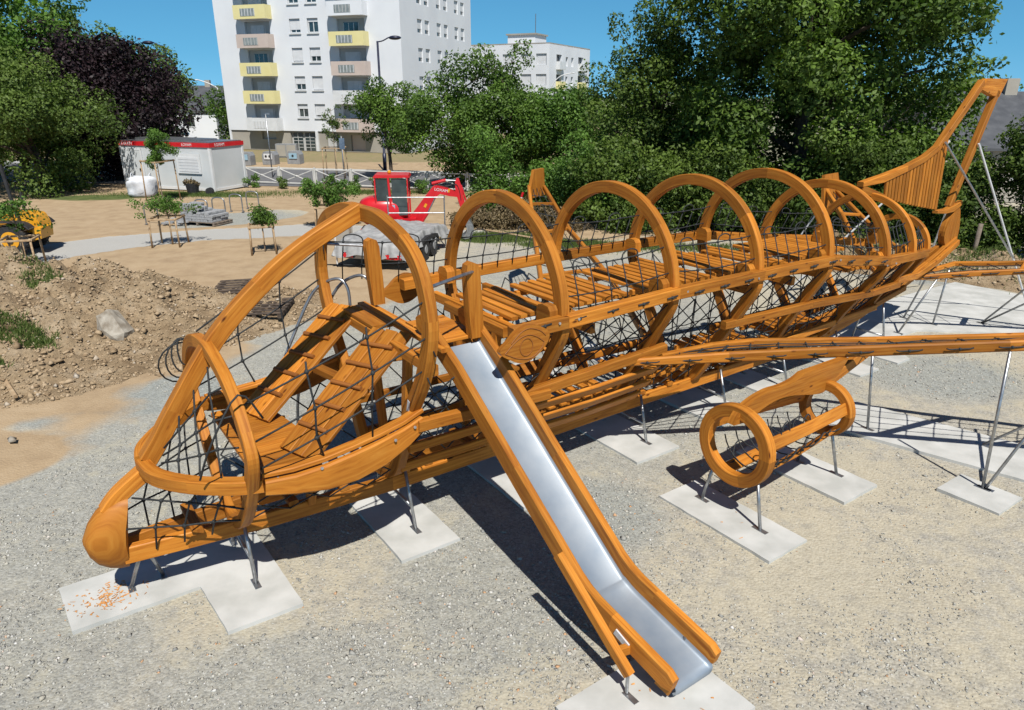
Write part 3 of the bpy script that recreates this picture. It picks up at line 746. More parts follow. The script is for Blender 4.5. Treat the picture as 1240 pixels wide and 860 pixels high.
# ------------- steel legs with cross bars and base plates
def leg(a, b, nm='support_leg', r=.021, plate=True):
    e = MB(); e.tube([P3(*a), P3(*b)], r, 8)
    o = e.build(nm, 'steel', plane, True)
    if plate:
        q = MB(); q.box(P3(b[0], b[1], .012), (.07, .20, .014), axis=1); q.build('base_plate', 'steel', plane).parent = o
    return o
leg((.38, .02, .58), (.23, -.24, .02)); leg((.42, .0, .58), (.55, -.28, .02))
for s, w, zt, wt in ((1.35, .47, .72, .30), (3.25, .56, .78, .34), (4.95, .52, .72, .3), (7.22, .52, .74, .34), (9.05, .56, .74, .34), (10.8, .5, .74, .28), (12.5, .48, .82, .25), (14.3, .36, 1.1, .16)):
    for sg in (1, -1): leg((s, sg*wt, zt), (s, sg*w, .02))
    if s > 1:
        m_ = .42; a = wt+(w-wt)*(1-m_)
        MB().tube([P3(s, -a, .30), P3(s, a, .30)], .02, 8).build('cross_bar', 'steel', plane, True)
leg((9.98, 4.0, 1.95), (9.98, 4.09, .02)); leg((11.45, 4.5, 1.95), (10.0, 4.12, .02)); leg((12.3, 5.5, 2.1), (11.34, 3.52, .02)); leg((10.35, 2.1, 1.4), (10.44, 2.21, .02))
leg((6.7, 2.2, .58), (6.66, 2.1, .02)); leg((6.7, 2.85, .64), (6.69, 2.98, .02)); leg((8.45, 2.7, .78), (8.71, 2.74, .02)); leg((8.45, 2.45, .78), (8.6, 2.2, .02))
leg((9.3, -2.7, 1.5), (9.2, -2.9, .02)); leg((7.7, -2.9, 1.7), (7.7, -3.0, .02)); leg((10.0, -5.3, 2.1), (9.8, -5.5, .02))
leg((15.95, .4, 1.3), (15.62, -.03, .02)); leg((16.9, .2, 1.36), (16.9, .1, .02)); leg((17.4, 1.9, 1.58), (17.93, .70, .02)); leg((17.9, 2.6, 1.66), (17.93, .72, .02)); leg((16.9, -.05, 1.7), (16.85, -.55, .02))
# black wire clips on the gunwales
for sg in (1, -1):
    for a, b in (((4.3, 1.30, 2.58), (11.9, 1.27, 2.5)),):
        for k in range(15):
            mb = MB(); t = (k+.5)/15; s = a[0]+(b[0]-a[0])*t; zz = 2.60 if s < 10.2 else 2.60-.24*(s-10.2)/1.8
            c = P3(s, sg*1.385, zz); mb.tube([c-Vector((.09, 0, .0)), c+Vector((.09, 0, .012))], .012, 5); mb.ball(c, .024)
            mb.build('rope_clip', 'rope', plane, True)

# bolt heads at the joints
def bolt(s, w, z, sg):
    MB().tube([P3(s, w, z), P3(s, w+sg*.012, z)], .016, 8).build('bolt', 'bolt', plane)
for sg in (1, -1):
    for s, w, z in [(1.55, 1.145, 1.58), (1.95, 1.235, 1.60), (2.75, 1.215, 1.66), (3.0, 1.17, 1.72)]: bolt(s, sg*(w+.012), z, sg)
    for s, w, z in HO[1:6]:
        for d in (-.14, .14): bolt(s+d, sg*(w+.0-.0+.045), z+.03 if s < 11 else z+.0, sg)
# ------------------------------------------------------------------ value noise helper
_T = RNG.random((256, 256))
def vnoise(x, y):
    x = np.asarray(x, float); y = np.asarray(y, float)
    xi = np.floor(x).astype(int); yi = np.floor(y).astype(int); fx = x-xi; fy = y-yi
    fx = fx*fx*(3-2*fx); fy = fy*fy*(3-2*fy)
    g = lambda a, b: _T[a & 255, b & 255]
    return (g(xi, yi)*(1-fx)+g(xi+1, yi)*fx)*(1-fy)+(g(xi, yi+1)*(1-fx)+g(xi+1, yi+1)*fx)*fy
def fbm(x, y, o=4, g=.5):
    a = 0; w = 1; t = 0
    for k in range(o): a = a+w*vnoise(x*2**k+17*k, y*2**k+5*k); t += w; w *= g
    return a/t-.5
def seg_d(x, y, pts):
    d = np.full(np.shape(x), 1e9)
    for (ax, ay), (bx, by) in zip(pts, pts[1:]):
        vx, vy = bx-ax, by-ay; t = np.clip(((x-ax)*vx+(y-ay)*vy)/(vx*vx+vy*vy), 0, 1)
        d = np.minimum(d, np.hypot(x-ax-t*vx, y-ay-t*vy))
    return d
def inside(x, y, poly):
    c = np.zeros(np.shape(x), bool); n = len(poly)
    for i in range(n):
        x1, y1 = poly[i]; x2, y2 = poly[i-1]
        if y1 == y2: continue
        c ^= ((y1 > y) != (y2 > y)) & (x < (x2-x1)*(y-y1)/(y2-y1)+x1)
    return c
def sm(a, b, x): t = np.clip((x-a)/(b-a), 0, 1); return t*t*(3-2*t)

# ground sheet : fine near, coarse to the horizon
def axis(lo, hi, st, far):
    a = list(np.arange(lo, hi+1e-6, st)); q = st; x = hi
    while x < far: q *= 1.5; x += q; a.append(x)
    q = st; x = lo
    while x > -far: q *= 1.5; x -= q; a.insert(0, x)
    return np.array(a)
def grid_mesh(name, X, Y, Z, mats, parent=None, color=None, smooth=True):
    ny, nx = X.shape; co = np.stack([X, Y, Z], -1).reshape(-1, 3)
    i = np.arange(ny*nx).reshape(ny, nx)
    q = np.stack([i[:-1, :-1], i[:-1, 1:], i[1:, 1:], i[1:, :-1]], -1).reshape(-1, 4)
    me = bpy.data.meshes.new(name); me.vertices.add(len(co)); me.vertices.foreach_set('co', co.ravel())
    me.loops.add(q.size); me.loops.foreach_set('vertex_index', q.ravel().astype(np.int32))
    me.polygons.add(len(q)); me.polygons.foreach_set('loop_start', np.arange(0, q.size, 4, dtype=np.int32))
    me.polygons.foreach_set('loop_total', np.full(len(q), 4, np.int32))
    if smooth: me.polygons.foreach_set('use_smooth', np.ones(len(q), bool))
    me.update(calc_edges=True)
    if color is not None:
        a = me.color_attributes.new('zone', 'FLOAT_COLOR', 'POINT'); a.data.foreach_set('color', color.reshape(-1, 4).ravel().astype(np.float32))
    for m in mats: me.materials.append(M[m])
    o = bpy.data.objects.new(name, me); COL.objects.link(o); o.parent = parent
    return o

# ground material. zone: R grey crushed stone, G bare soil, B grass, A pale compacted path
def ground_mat():
    m, nt, b = new_mat('site_ground'); ob = coords(nt, 'Object')
    at = nd(nt, 'ShaderNodeAttribute', attribute_name='zone')
    sep = nt.nodes.new('ShaderNodeSeparateColor'); nt.links.new(at.outputs['Color'], sep.inputs[0])
    nz = nd(nt, 'ShaderNodeTexNoise', Scale=1.5, Detail=9.0, Roughness=.65); nt.links.new(ob, nz.inputs['Vector'])
    nm_ = nd(nt, 'ShaderNodeTexNoise', Scale=4.5, Detail=8.0, Roughness=.75); nt.links.new(ob, nm_.inputs['Vector'])
    nf = nd(nt, 'ShaderNodeTexNoise', Scale=22.0, Detail=8.0, Roughness=.7); nt.links.new(ob, nf.inputs['Vector'])
    nl_ = nd(nt, 'ShaderNodeTexNoise', Scale=.35, Detail=5.0); nt.links.new(ob, nl_.inputs['Vector'])
    def vor(scale, rnd=1.0):
        v = nd(nt, 'ShaderNodeTexVoronoi', Scale=float(scale)); nt.links.new(ob, v.inputs['Vector']); return v
    v1 = vor(33); v2 = vor(75)
    stone = ramp(nt, [(0, (.22, .225, .21)), (.3, (.35, .345, .31)), (.55, (.45, .42, .34)), (.8, (.53, .51, .45)), (1, (.62, .60, .54))])
    sr = nt.nodes.new('ShaderNodeSeparateColor'); nt.links.new(v1.outputs['Color'], sr.inputs[0]); nt.links.new(sr.outputs[0], stone.inputs[0])
    stone2 = ramp(nt, [(0, (.26, .25, .23)), (.5, (.45, .41, .33)), (1, (.58, .56, .50))])
    sr2 = nt.nodes.new('ShaderNodeSeparateColor'); nt.links.new(v2.outputs['Color'], sr2.inputs[0]); nt.links.new(sr2.outputs[0], stone2.inputs[0])
    sand = ramp(nt, [(.25, (.42, .365, .255)), (.5, (.55, .49, .36)), (.75, (.64, .58, .445))]); nt.links.new(nf.outputs[0], sand.inputs[0])
    # amount of sand covering the stones
    cov = ramp(nt, [(.38, (0, 0, 0)), (.60, (1, 1, 1))]); 
    ad = nd(nt, 'ShaderNodeMath', operation='MULTIPLY_ADD'); nt.links.new(nz.outputs[0], ad.inputs[0]); ad.inputs[1].default_value = .75
    ae = nd(nt, 'ShaderNodeMath', operation='MULTIPLY_ADD'); nt.links.new(nm_.outputs[0], ae.inputs[0]); ae.inputs[1].default_value = .9; nt.links.new(nl_.outputs[0], ae.inputs[2]); nt.links.new(ae.outputs[0], ad.inputs[2])
    sb = nd(nt, 'ShaderNodeMath', operation='MULTIPLY_ADD'); nt.links.new(sep.outputs[0], sb.inputs[0]); sb.inputs[1].default_value = -.38; nt.links.new(ad.outputs[0], sb.inputs[2])
    sb2 = nd(nt, 'ShaderNodeMath', operation='SUBTRACT'); nt.links.new(sb.outputs[0], sb2.inputs[0]); sb2.inputs[1].default_value = .75
    nt.links.new(sb2.outputs[0], cov.inputs[0])
    s12 = mix(nt, stone.outputs[0], stone2.outputs[0], .58)
    c0 = mix(nt, s12, sand.outputs[0], .0)
    cf = nd(nt, 'ShaderNodeMath', operation='MULTIPLY_ADD'); nt.links.new(cov.outputs[0], cf.inputs[0]); cf.inputs[1].default_value = .58; cf.inputs[2].default_value = .15
    c0 = mix(nt, s12, sand.outputs[0], cf.outputs[0])
    # blue tint for deep grey gravel
    c0 = mix(nt, c0, (.78, .86, .94), sep.outputs[0], 'MULTIPLY')
    def edge(out, lo, hi, amt=.35):
        a = nd(nt, 'ShaderNodeMath', operation='MULTIPLY_ADD'); nt.links.new(nz.outputs[0], a.inputs[0]); a.inputs[1].default_value = amt
        nt.links.new(out, a.inputs[2]); r = ramp(nt, [(lo, (0, 0, 0)), (hi, (1, 1, 1))]); nt.links.new(a.outputs[0], r.inputs[0]); return r.outputs[0]
    soil = ramp(nt, [(.25, (.33, .22, .125)), (.5, (.46, .325, .19)), (.75, (.54, .40, .25))]); nt.links.new(nz.outputs[0], soil.inputs[0])
    soil2 = mix(nt, soil.outputs[0], sand.outputs[0], .12)
    mot = ramp(nt, [(.32, (.86, .86, .87)), (.5, (1, 1, 1)), (.68, (1.07, 1.06, 1.04))], 1); nt.links.new(nm_.outputs[0], mot.inputs[0])
    c0 = mix(nt, c0, mot.outputs[0], 1.0, 'MULTIPLY')
    c1 = mix(nt, c0, soil2, edge(sep.outputs[1], .55, .75))
    path = ramp(nt, [(.3, (.42, .41, .38)), (.7, (.54, .525, .49))]); nt.links.new(nf.outputs[0], path.inputs[0])
    c2 = mix(nt, c1, path.outputs[0], edge(at.outputs['Alpha'], .60, .70, .2))
    gr = ramp(nt, [(.3, (.05, .085, .022)), (.55, (.13, .16, .05)), (.8, (.32, .26, .13))]); nt.links.new(nz.outputs[0], gr.inputs[0])
    c3 = mix(nt, c2, gr.outputs[0], edge(sep.outputs[2], .55, .8, .5))
    nt.links.new(c3, b.inputs['Base Color']); b.inputs['Roughness'].default_value = .95; b.inputs['Specular IOR Level'].default_value = .2
    hm = nd(nt, 'ShaderNodeMath', operation='MULTIPLY_ADD'); nt.links.new(v1.outputs['Distance'], hm.inputs[0]); hm.inputs[1].default_value = -.8; nt.links.new(nf.outputs[0], hm.inputs[2])
    bump(nt, b, hm.outputs[0], .55, .018)
    return m
M['ground'] = ground_mat()
ax_ = axis(-33, 24, .16, 900); ay_ = axis(2.5, 62, .16, 900)
X, Y = np.meshgrid(ax_, ay_)
near = (X > -33) & (X < 24) & (Y > 2.5) & (Y < 62)
Z = np.where(near, fbm(X*.9, Y*.9, 5)*.05, 0)
Rz = np.zeros_like(X); Gz = np.zeros_like(X); Bz = np.zeros_like(X); Az = np.zeros_like(X)
nn_ = fbm(X*.5+40, Y*.5, 4)*2.2
def blob(x, y, rx, ry, a=0, k=.6):
    c, s = math.cos(a), math.sin(a); dx, dy = X-x, Y-y
    d = np.sqrt(((dx*c+dy*s)/rx)**2+((-dx*s+dy*c)/ry)**2)+nn_*.25; return 1-sm(1-k*.5, 1+k*.5, d)
Rz = np.maximum.reduce([blob(-6.9, 11.4, 1.9, 1.0, .5, .3)*1.25, blob(-4.8, 9, 2.6, 3.0, .3)*.5, blob(-1.5, 13, 4.2, 5.5)*.6, blob(3.6, 13.5, 3, 4)*.6, blob(.9, 7.8, 1.0, .9)*.95, blob(1.3, 20, 4, 4)*.45, blob(11.8, 20.6, 2.8, 1.0, -.5)*1.0, blob(8.2, 12.4, 1.6, 1.2)*.9, blob(-1.7, 5.0, 1.6, .9)*.5, blob(-4.6, 5.2, 1.2, 1.0)*.5, blob(-13, 31, 3.2, 2.3)*.8, blob(-.2, 6.4, 1.2, 1.6)*.6])
Gz = np.maximum.reduce([blob(-8.6, 9.0, 1.9, 1.3, .3, .35)*.75, sm(15.5, 17.5, Y+nn_*.6-.12*(X+8))*sm(-2.2, -4.0, X+(Y-20)*.0)*1.0, blob(-14, 13, 7.8, 6)*1.0, sm(27.5, 29, Y+nn_)*(X < 20)*1.0, blob(13, 18, 3.5, 2.0, -.5)*.2, blob(1, 28.5, 6, 3)*.8])
band = inside(X+nn_*.15, Y+nn_*.15, [(-30, 5), (-19.5, 16), (-15.7, 21.1), (-13.5, 24.4), (-11.3, 25.8), (-7, 27), (-1, 26.4), (-1, 27.8), (-8.0, 29.3), (-11.9, 28.1), (-15.4, 26.5), (-17.9, 24.0), (-24, 17.6), (-40, 6)])
Gz = Gz*(1-.85*blob(-11.8, 30.9, 2.9, 1.6, .75, .2)); Az = band*1.0; Gz = Gz*(1-band); Rz = Rz*(1-band*.5)
Bz = np.maximum.reduce([blob(-17, 38.6, 4.0, .8, -.3)*.6, blob(-22, 37.2, 3, 1.2)*.6, blob(-.6, 26.3, 1.6, 1.0)*.8, blob(2.0, 25.0, 1.8, .8)*.8, blob(12.8, 21.6, 4, 1.2, -.5)*.6, blob(-8, 39.5, 4, .8)*.5, sm(56.5, 58, Y)*.42])
Z = np.where(near, Z+.02*Gz-.01*Az, Z)
gz_edge = np.minimum(np.minimum(X+33, 24-X), np.minimum(Y-2.5, 62-Y)); Z = Z*np.clip(gz_edge/1.0, 0, 1)
# keep the pads clear
ground = grid_mesh('ground', X, Y, Z-.03, ['ground'], color=np.stack([Rz, Gz, Bz, Az], -1)); tag(ground, kind='structure')

# concrete pads, in the aeroplane's frame
def pad(poly, n=None):
    q = []
    for (s0, w0), (s1, w1) in zip(poly, poly[1:]+poly[:1]):
        L_ = math.hypot(s1-s0, w1-w0); k_ = max(2, int(L_/.12))
        for i in range(k_):
            t = i/k_; j = random.gauss(0, .0025) if i else random.uniform(.0, .008); q.append((s0+(s1-s0)*t+(w1-w0)/L_*j, w0+(w1-w0)*t-(s1-s0)/L_*j))
    poly = q; o = MB(); P = [LW(s, w, 0) for s, w in poly]; m_ = len(P)
    o.add([p+Vector((0, 0, -.1)) for p in P]+[p+Vector((0, 0, .012+.0)) for p in P], [tuple(range(m_, 2*m_))]+[(i, i+m_, (i+1) % m_+m_, (i+1) % m_) for i in range(m_)])
    ob = o.build('concrete_pad', 'concrete'); tag(ob, kind='structure')
pad([(-.42, -.67), (-.36, .16), (.84, .17), (.91, 1.05), (1.66, 1.07), (1.62, -.9), (.95, -.9), (.93, -.69)][::-1])
for a, b, c, d in ((2.83, 3.60, -.95, 1.02), (4.62, 5.32, -1.35, .92), (6.66, 7.54, -.95, .90), (8.62, 9.5, -.95, .8), (10.3, 11.05, -1.0, .62), (12.5, 13.15, -.9, .9), (6.26, 6.98, 1.72, 3.43), (8.12, 8.90, 1.5, 3.22), (9.48, 10.15, 3.74, 4.5), (3.0, 4.42, 3.63, 4.62), (7.3, 8.0, -3.4, -2.5), (8.9, 9.6, -3.4, -2.4), (9.4, 10.2, -5.9, -5.0)):
    pad([(a, c), (b, c), (b, d), (a, d)])
pad([(10.0, 1.66), (11.28, 1.4), (11.86, 3.88), (12.6, 7), (11.4, 7), (10.69, 4.32)])
pad([(13.75, -1.0), (14.7, -1.4), (18.6, -1.6), (21.5, -1.5), (21.5, 1.9), (18.54, 1.75), (17.86, 1.61), (16.2, .1), (15.0, .0), (14.2, .95), (13.75, .95)])

# ------------------------------------------------------------------ scattered crushed stone (stuff)
def rocks(name, P, S, mats, flat=.6, seed=3, tonev=None, smooth=False):
    r = np.random.default_rng(seed); n = len(P)
    base = np.array([(1, 0, 0), (-.9, .1, 0), (0, 1, .1), (.1, -1, 0), (0, .1, 1), (0, 0, -.8)], float)
    tri = np.array([(0, 2, 4), (2, 1, 4), (1, 3, 4), (3, 0, 4), (2, 0, 5), (1, 2, 5), (3, 1, 5), (0, 3, 5)])
    V = base[None]+r.normal(0, .22, (n, 6, 3)); V[:, :, 2] *= flat
    V *= (S*r.uniform(.6, 1.3, (n,)))[:, None, None]; V[:, :, 0] *= r.uniform(.7, 1.4, n)[:, None]
    a = r.uniform(0, 6.28, n); c, s = np.cos(a)[:, None], np.sin(a)[:, None]
    x = V[:, :, 0]*c-V[:, :, 1]*s; y = V[:, :, 0]*s+V[:, :, 1]*c
    V = np.stack([x, y, V[:, :, 2]], -1)+np.asarray(P)[:, None, :]
    F = (tri[None]+(np.arange(n)*6)[:, None, None]).reshape(-1, 3)
    return poly_mesh(name, V.reshape(-1, 3), F, mats, np.repeat(r.random(n) if tonev is None else tonev, 8), smooth)
def poly_mesh(name, V, F, mats, tone, smooth=False, parent=None):
    k = F.shape[1]; me = bpy.data.meshes.new(name); me.vertices.add(len(V)); me.vertices.foreach_set('co', np.ascontiguousarray(V, dtype=np.float32).ravel())
    me.loops.add(F.size); me.loops.foreach_set('vertex_index', F.ravel().astype(np.int32))
    me.polygons.add(len(F)); me.polygons.foreach_set('loop_start', np.arange(0, F.size, k, dtype=np.int32))
    me.polygons.foreach_set('loop_total', np.full(len(F), k, np.int32)); me.update(calc_edges=True)
    a = me.attributes.new('tone', 'FLOAT', 'FACE'); a.data.foreach_set('value', tone.astype(np.float32))
    if smooth: me.polygons.foreach_set('use_smooth', np.ones(len(F), bool))
    for m in mats: me.materials.append(M[m])
    o = bpy.data.objects.new(name, me); COL.objects.link(o); o.parent = parent; return o
def tone_mat(name, stops, rough=.95):
    m, nt, b = new_mat(name); at = nd(nt, 'ShaderNodeAttribute', attribute_name='tone')
    r = ramp(nt, stops); nt.links.new(at.outputs['Fac'], r.inputs[0])
    n = nd(nt, 'ShaderNodeTexNoise', Scale=30.0, Detail=4.0); nt.links.new(coords(nt), n.inputs['Vector'])
    c = mix(nt, r.outputs[0], n.outputs[0], .25, 'OVERLAY'); nt.links.new(c, b.inputs['Base Color']); b.inputs['Roughness'].default_value = rough
    b.inputs['Specular IOR Level'].default_value = .2; return m
M['stone'] = tone_mat('crushed_stone', [(0, (.27, .27, .255)), (.35, (.40, .39, .35)), (.6, (.50, .47, .39)), (.93, (.60, .585, .53)), (.97, (.72, .70, .66)), (.985, (.60, .36, .20)), (1, (.62, .38, .22))])
M['clod'] = tone_mat('earth_clod', [(0, (.28, .195, .115)), (.5, (.44, .325, .20)), (.95, (.50, .38, .25)), (1, (.54, .47, .38))])
def on_pad(x, y):
    dx, dy = x-plane.location.x, y-plane.location.y; s = dx*math.cos(TH)+dy*math.sin(TH); w = -(-dx*math.sin(TH)+dy*math.cos(TH))
    m = np.zeros(len(x), bool); j_ = np.abs(np.random.default_rng(2).normal(0, .045, len(x)))-.02
    for a, b, c, d in ((-.42, .9, -.69, .17), (.9, 1.66, -.9, 1.07), (2.83, 3.6, -.95, 1.02), (4.62, 5.32, -1.35, .92), (6.66, 7.54, -.95, .9), (8.62, 9.5, -.95, .8), (10.3, 11.05, -1, .62), (12.5, 13.15, -.9, .9), (6.26, 6.98, 1.72, 3.43), (8.12, 8.9, 1.5, 3.22), (9.48, 10.15, 3.74, 4.5), (3, 4.42, 3.63, 4.62), (10.2, 11.7, 1.6, 4.2), (13.75, 21.5, -1.5, 1.0)):
        m |= (s > a+j_) & (s < b-j_) & (w > c+j_) & (w < d-j_)
    return m
def samp(A, x, y):
    i = np.clip(np.searchsorted(ax_, x)-1, 0, len(ax_)-2); j = np.clip(np.searchsorted(ay_, y)-1, 0, len(ay_)-2)
    fx = (x-ax_[i])/(ax_[i+1]-ax_[i]); fy = (y-ay_[j])/(ay_[j+1]-ay_[j])
    return (A[j, i]*(1-fx)+A[j, i+1]*fx)*(1-fy)+(A[j+1, i]*(1-fx)+A[j+1, i+1]*fx)*fy
n = 190000
yy = 3.2+22*RNG.random(n)**1.9; xx = (RNG.random(n)*2-1)*(yy*.80+1.5)
cl = fbm(xx*1.1+9, yy*1.1+3, 4)
keep = (samp(Gz, xx, yy) < .3) & (samp(Az, xx, yy) < .5) & ~on_pad(xx, yy) & (RNG.random(n) < np.clip(.34+samp(Rz, xx, yy)*.75+cl*3.0, .06, 1)*.8)
xx, yy = xx[keep], yy[keep]; S = RNG.uniform(.006, .016, len(xx))*(1+.35*samp(Rz, xx, yy)); S[RNG.random(len(S)) < .03] *= 1.8
P_ = np.stack([xx, yy, samp(Z, xx, yy)-.03+S*.15], -1)
tag(rocks('crushed_stone', P_, S, ['stone'], .55, 5), kind='stuff')

# ------------------------------------------------------------------ earth mounds
def mound_h(X, Y):
    g = lambda x, y, sx, sy, h, a=0: h*np.exp(-((((X-x)*math.cos(a)+(Y-y)*math.sin(a))/sx)**2+((-(X-x)*math.sin(a)+(Y-y)*math.cos(a))/sy)**2))
    h = g(-11.6, 16.6, 2.3, 2.2, 1.30)+g(-15.5, 15.0, 3.0, 2.4, .72)+g(-8.6, 15.9, 1.9, 1.6, .78)+g(-10.2, 13.2, 2.3, 1.5, .55)+g(-6.3, 17.0, 1.2, 1.3, .40)+g(-12.5, 12.6, 2.5, 1.6, .6)
    r = fbm(X*1.1, Y*1.1, 5, .55)
    return h*(1+1.15*r)+.50*np.abs(fbm(X*2.6+7, Y*2.6, 5, .65))*np.clip(h*3, 0, 1)-.10+.06*r
xs = np.arange(-19.5, -3.6, .06); ys = np.arange(9.2, 21.6, .06); MX, MY = np.meshgrid(xs, ys); MZ = mound_h(MX, MY)
def soil_mat():
    m, nt, b = new_mat('dug_earth'); ob = coords(nt)
    n1 = nd(nt, 'ShaderNodeTexNoise', Scale=1.6, Detail=9.0, Roughness=.65); nt.links.new(ob, n1.inputs['Vector'])
    n2 = nd(nt, 'ShaderNodeTexNoise', Scale=14.0, Detail=8.0, Roughness=.7); nt.links.new(ob, n2.inputs['Vector'])
    r = ramp(nt, [(.3, (.26, .18, .105)), (.5, (.42, .31, .19)), (.7, (.56, .44, .30))]); nt.links.new(n1.outputs[0], r.inputs[0])
    r2 = ramp(nt, [(.3, (.55, .55, .55)), (.7, (1.2, 1.2, 1.2))], 1); nt.links.new(n2.outputs[0], r2.inputs[0])
    c = mix(nt, r.outputs[0], r2.outputs[0], .8, 'MULTIPLY'); nt.links.new(c, b.inputs['Base Color']); b.inputs['Roughness'].default_value = .97
    b.inputs['Specular IOR Level'].default_value = .15; bump(nt, b, n2.outputs[0], 1.0, .06); return m
M['soil'] = soil_mat()
tag(grid_mesh('dirt_mound', MX, MY, MZ, ['soil']), kind='structure')
def bank_h(X, Y):
    d = seg_d(X, Y, [(10.2, 22.6), (13.5, 20.9), (16.5, 18.3), (20, 14)])
    return .75*np.exp(-(d/1.05)**2)*(1+fbm(X*1.5, Y*1.5, 5, .6)*1.1)-.08
BX, BY = np.meshgrid(np.arange(8, 22, .07), np.arange(12, 26, .07)); BZ = bank_h(BX, BY)
tag(grid_mesh('soil_bank', BX, BY, BZ, ['soil']), kind='structure')
n = 42000; px_ = RNG.uniform(-18, -4, n); py_ = RNG.uniform(9.5, 21, n); h = mound_h(px_, py_); k = (h > -.03)
px_, py_, h = px_[k], py_[k], h[k]; S = RNG.gamma(1.6, .010, len(px_))+.010
qx = RNG.uniform(9, 20, 4000); qy = RNG.uniform(14, 24, 4000); qh = bank_h(qx, qy); k = qh > 0
P_ = np.concatenate([np.stack([px_, py_, h+S*.2], -1), np.stack([qx[k], qy[k], qh[k]+.01], -1)]); S = np.concatenate([S, RNG.gamma(2, .018, k.sum())+.01])
tag(rocks('earth_clods', P_, np.minimum(S, .10), ['clod'], .7, 9), kind='stuff')

# grass tufts on mound, bank and verge (stuff)
def blades(name, P, h, mats, seed=1, wd=.012, lean=.35):
    r = np.random.default_rng(seed); n = len(P); a = r.uniform(0, 6.28, n); hh = h*r.uniform(.5, 1.3, n)
    dx, dy = np.cos(a), np.sin(a); l = r.normal(0, lean, (n, 2))*hh[:, None]; P = np.asarray(P)
    v0 = P+np.stack([dx*wd, dy*wd, 0*a], -1); v1 = P-np.stack([dx*wd, dy*wd, 0*a], -1)
    v2 = P+np.stack([l[:, 0], l[:, 1], hh], -1)
    V = np.stack([v0, v1, v2], 1).reshape(-1, 3); F = np.arange(3*n).reshape(-1, 3)
    return poly_mesh(name, V, F, mats, r.random(n))
GP = []
for cx, cy, rx, ry, nb in ((-9.5, 12.9, .6, .3, 1500), (-10.2, 11.9, 1.0, .22, 1700), (-12.2, 12.2, .9, .4, 900), (-12.8, 15.3, .5, .5, 900), (-10.4, 15.2, .35, .35, 600), (-11.2, 16.2, .4, .4, 500), (-11.3, 14.2, .3, .3, 500)):
    a = RNG.random(nb)*6.28; q = np.sqrt(RNG.random(nb)); x = cx+rx*q*np.cos(a)+RNG.normal(0, .08, nb); y = cy+ry*q*np.sin(a)+RNG.normal(0, .08, nb)
    GP.append(np.stack([x, y, np.maximum(mound_h(x, y), -.02)], -1))
for cx, cy, rx, ry, nb in ((11.0, 22.0, .6, .4, 1200), (13.8, 20.4, .7, .4, 1500), (15.6, 18.6, .7, .5, 1500)):
    x = cx+RNG.normal(0, rx, nb); y = cy+RNG.normal(0, ry, nb); GP.append(np.stack([x, y, np.maximum(bank_h(x, y), -.02)], -1))
for cx, cy, rx, ry, nb in ((-.6, 26.3, 1.3, .7, 5000), (2.0, 25, 1.4, .6, 4000), (-17, 38.3, 4.0, .9, 7000), (-8, 39.2, 4, .8, 6000), (6, 24.3, 3, .6, 3500)):
    x = cx+RNG.normal(0, rx*.6, nb); y = cy+RNG.normal(0, ry*.6, nb); GP.append(np.stack([x, y, x*0-.02], -1))
tag(blades('grass', np.concatenate(GP), .13, ['grass'], 4), kind='stuff')

# wood shavings on the nose pad
cc = [(-.02+RNG.normal(0, .16), -.18+RNG.normal(0, .13)) for _ in range(170)]+[(RNG.uniform(6.3, 6.9), RNG.uniform(2.2, 3.0)) for _ in range(7)]+[(RNG.uniform(3.1, 4.3), RNG.uniform(3.7, 4.4)) for _ in range(14)]
mb = MB()
for s, w in cc:
    p = LW(s, w, .016); a = random.uniform(0, 6.28); l = random.uniform(.006, .028); d = Vector((math.cos(a), math.sin(a), 0)); e = Vector((-d.y, d.x, 0))*random.uniform(.003, .008)
    mb.add([p-d*l-e, p+d*l-e, p+d*l+e+Vector((0, 0, .006)), p-d*l+e], [(0, 1, 2, 3)])
tag(mb.build('wood_shavings', 'chip'), kind='stuff')

# road behind the fence and its kerb
mb = MB(); mb.add([(-60, 47.5, .006), (30, 36.8, .006), (30, 41.0, .006), (-60, 62.0, .006)], [(0, 1, 2, 3)])
M['asphalt'] = noisy_mat('asphalt', (.13, .13, .135), (.19, .19, .195), 2, .9)
tag(mb.build('road', 'asphalt'), kind='structure')
mb = MB(); mb.add([(-60, 62.0, -.05), (30, 41.0, -.05), (30, 41.2, -.05), (-60, 62.2, -.05), (-60, 62.0, .12), (30, 41.0, .12), (30, 41.2, .12), (-60, 62.2, .12)], [(4, 5, 6, 7), (0, 1, 5, 4), (2, 3, 7, 6), (1, 2, 6, 5), (3, 0, 4, 7)])
tag(mb.build('kerb', 'concrete'), kind='structure')
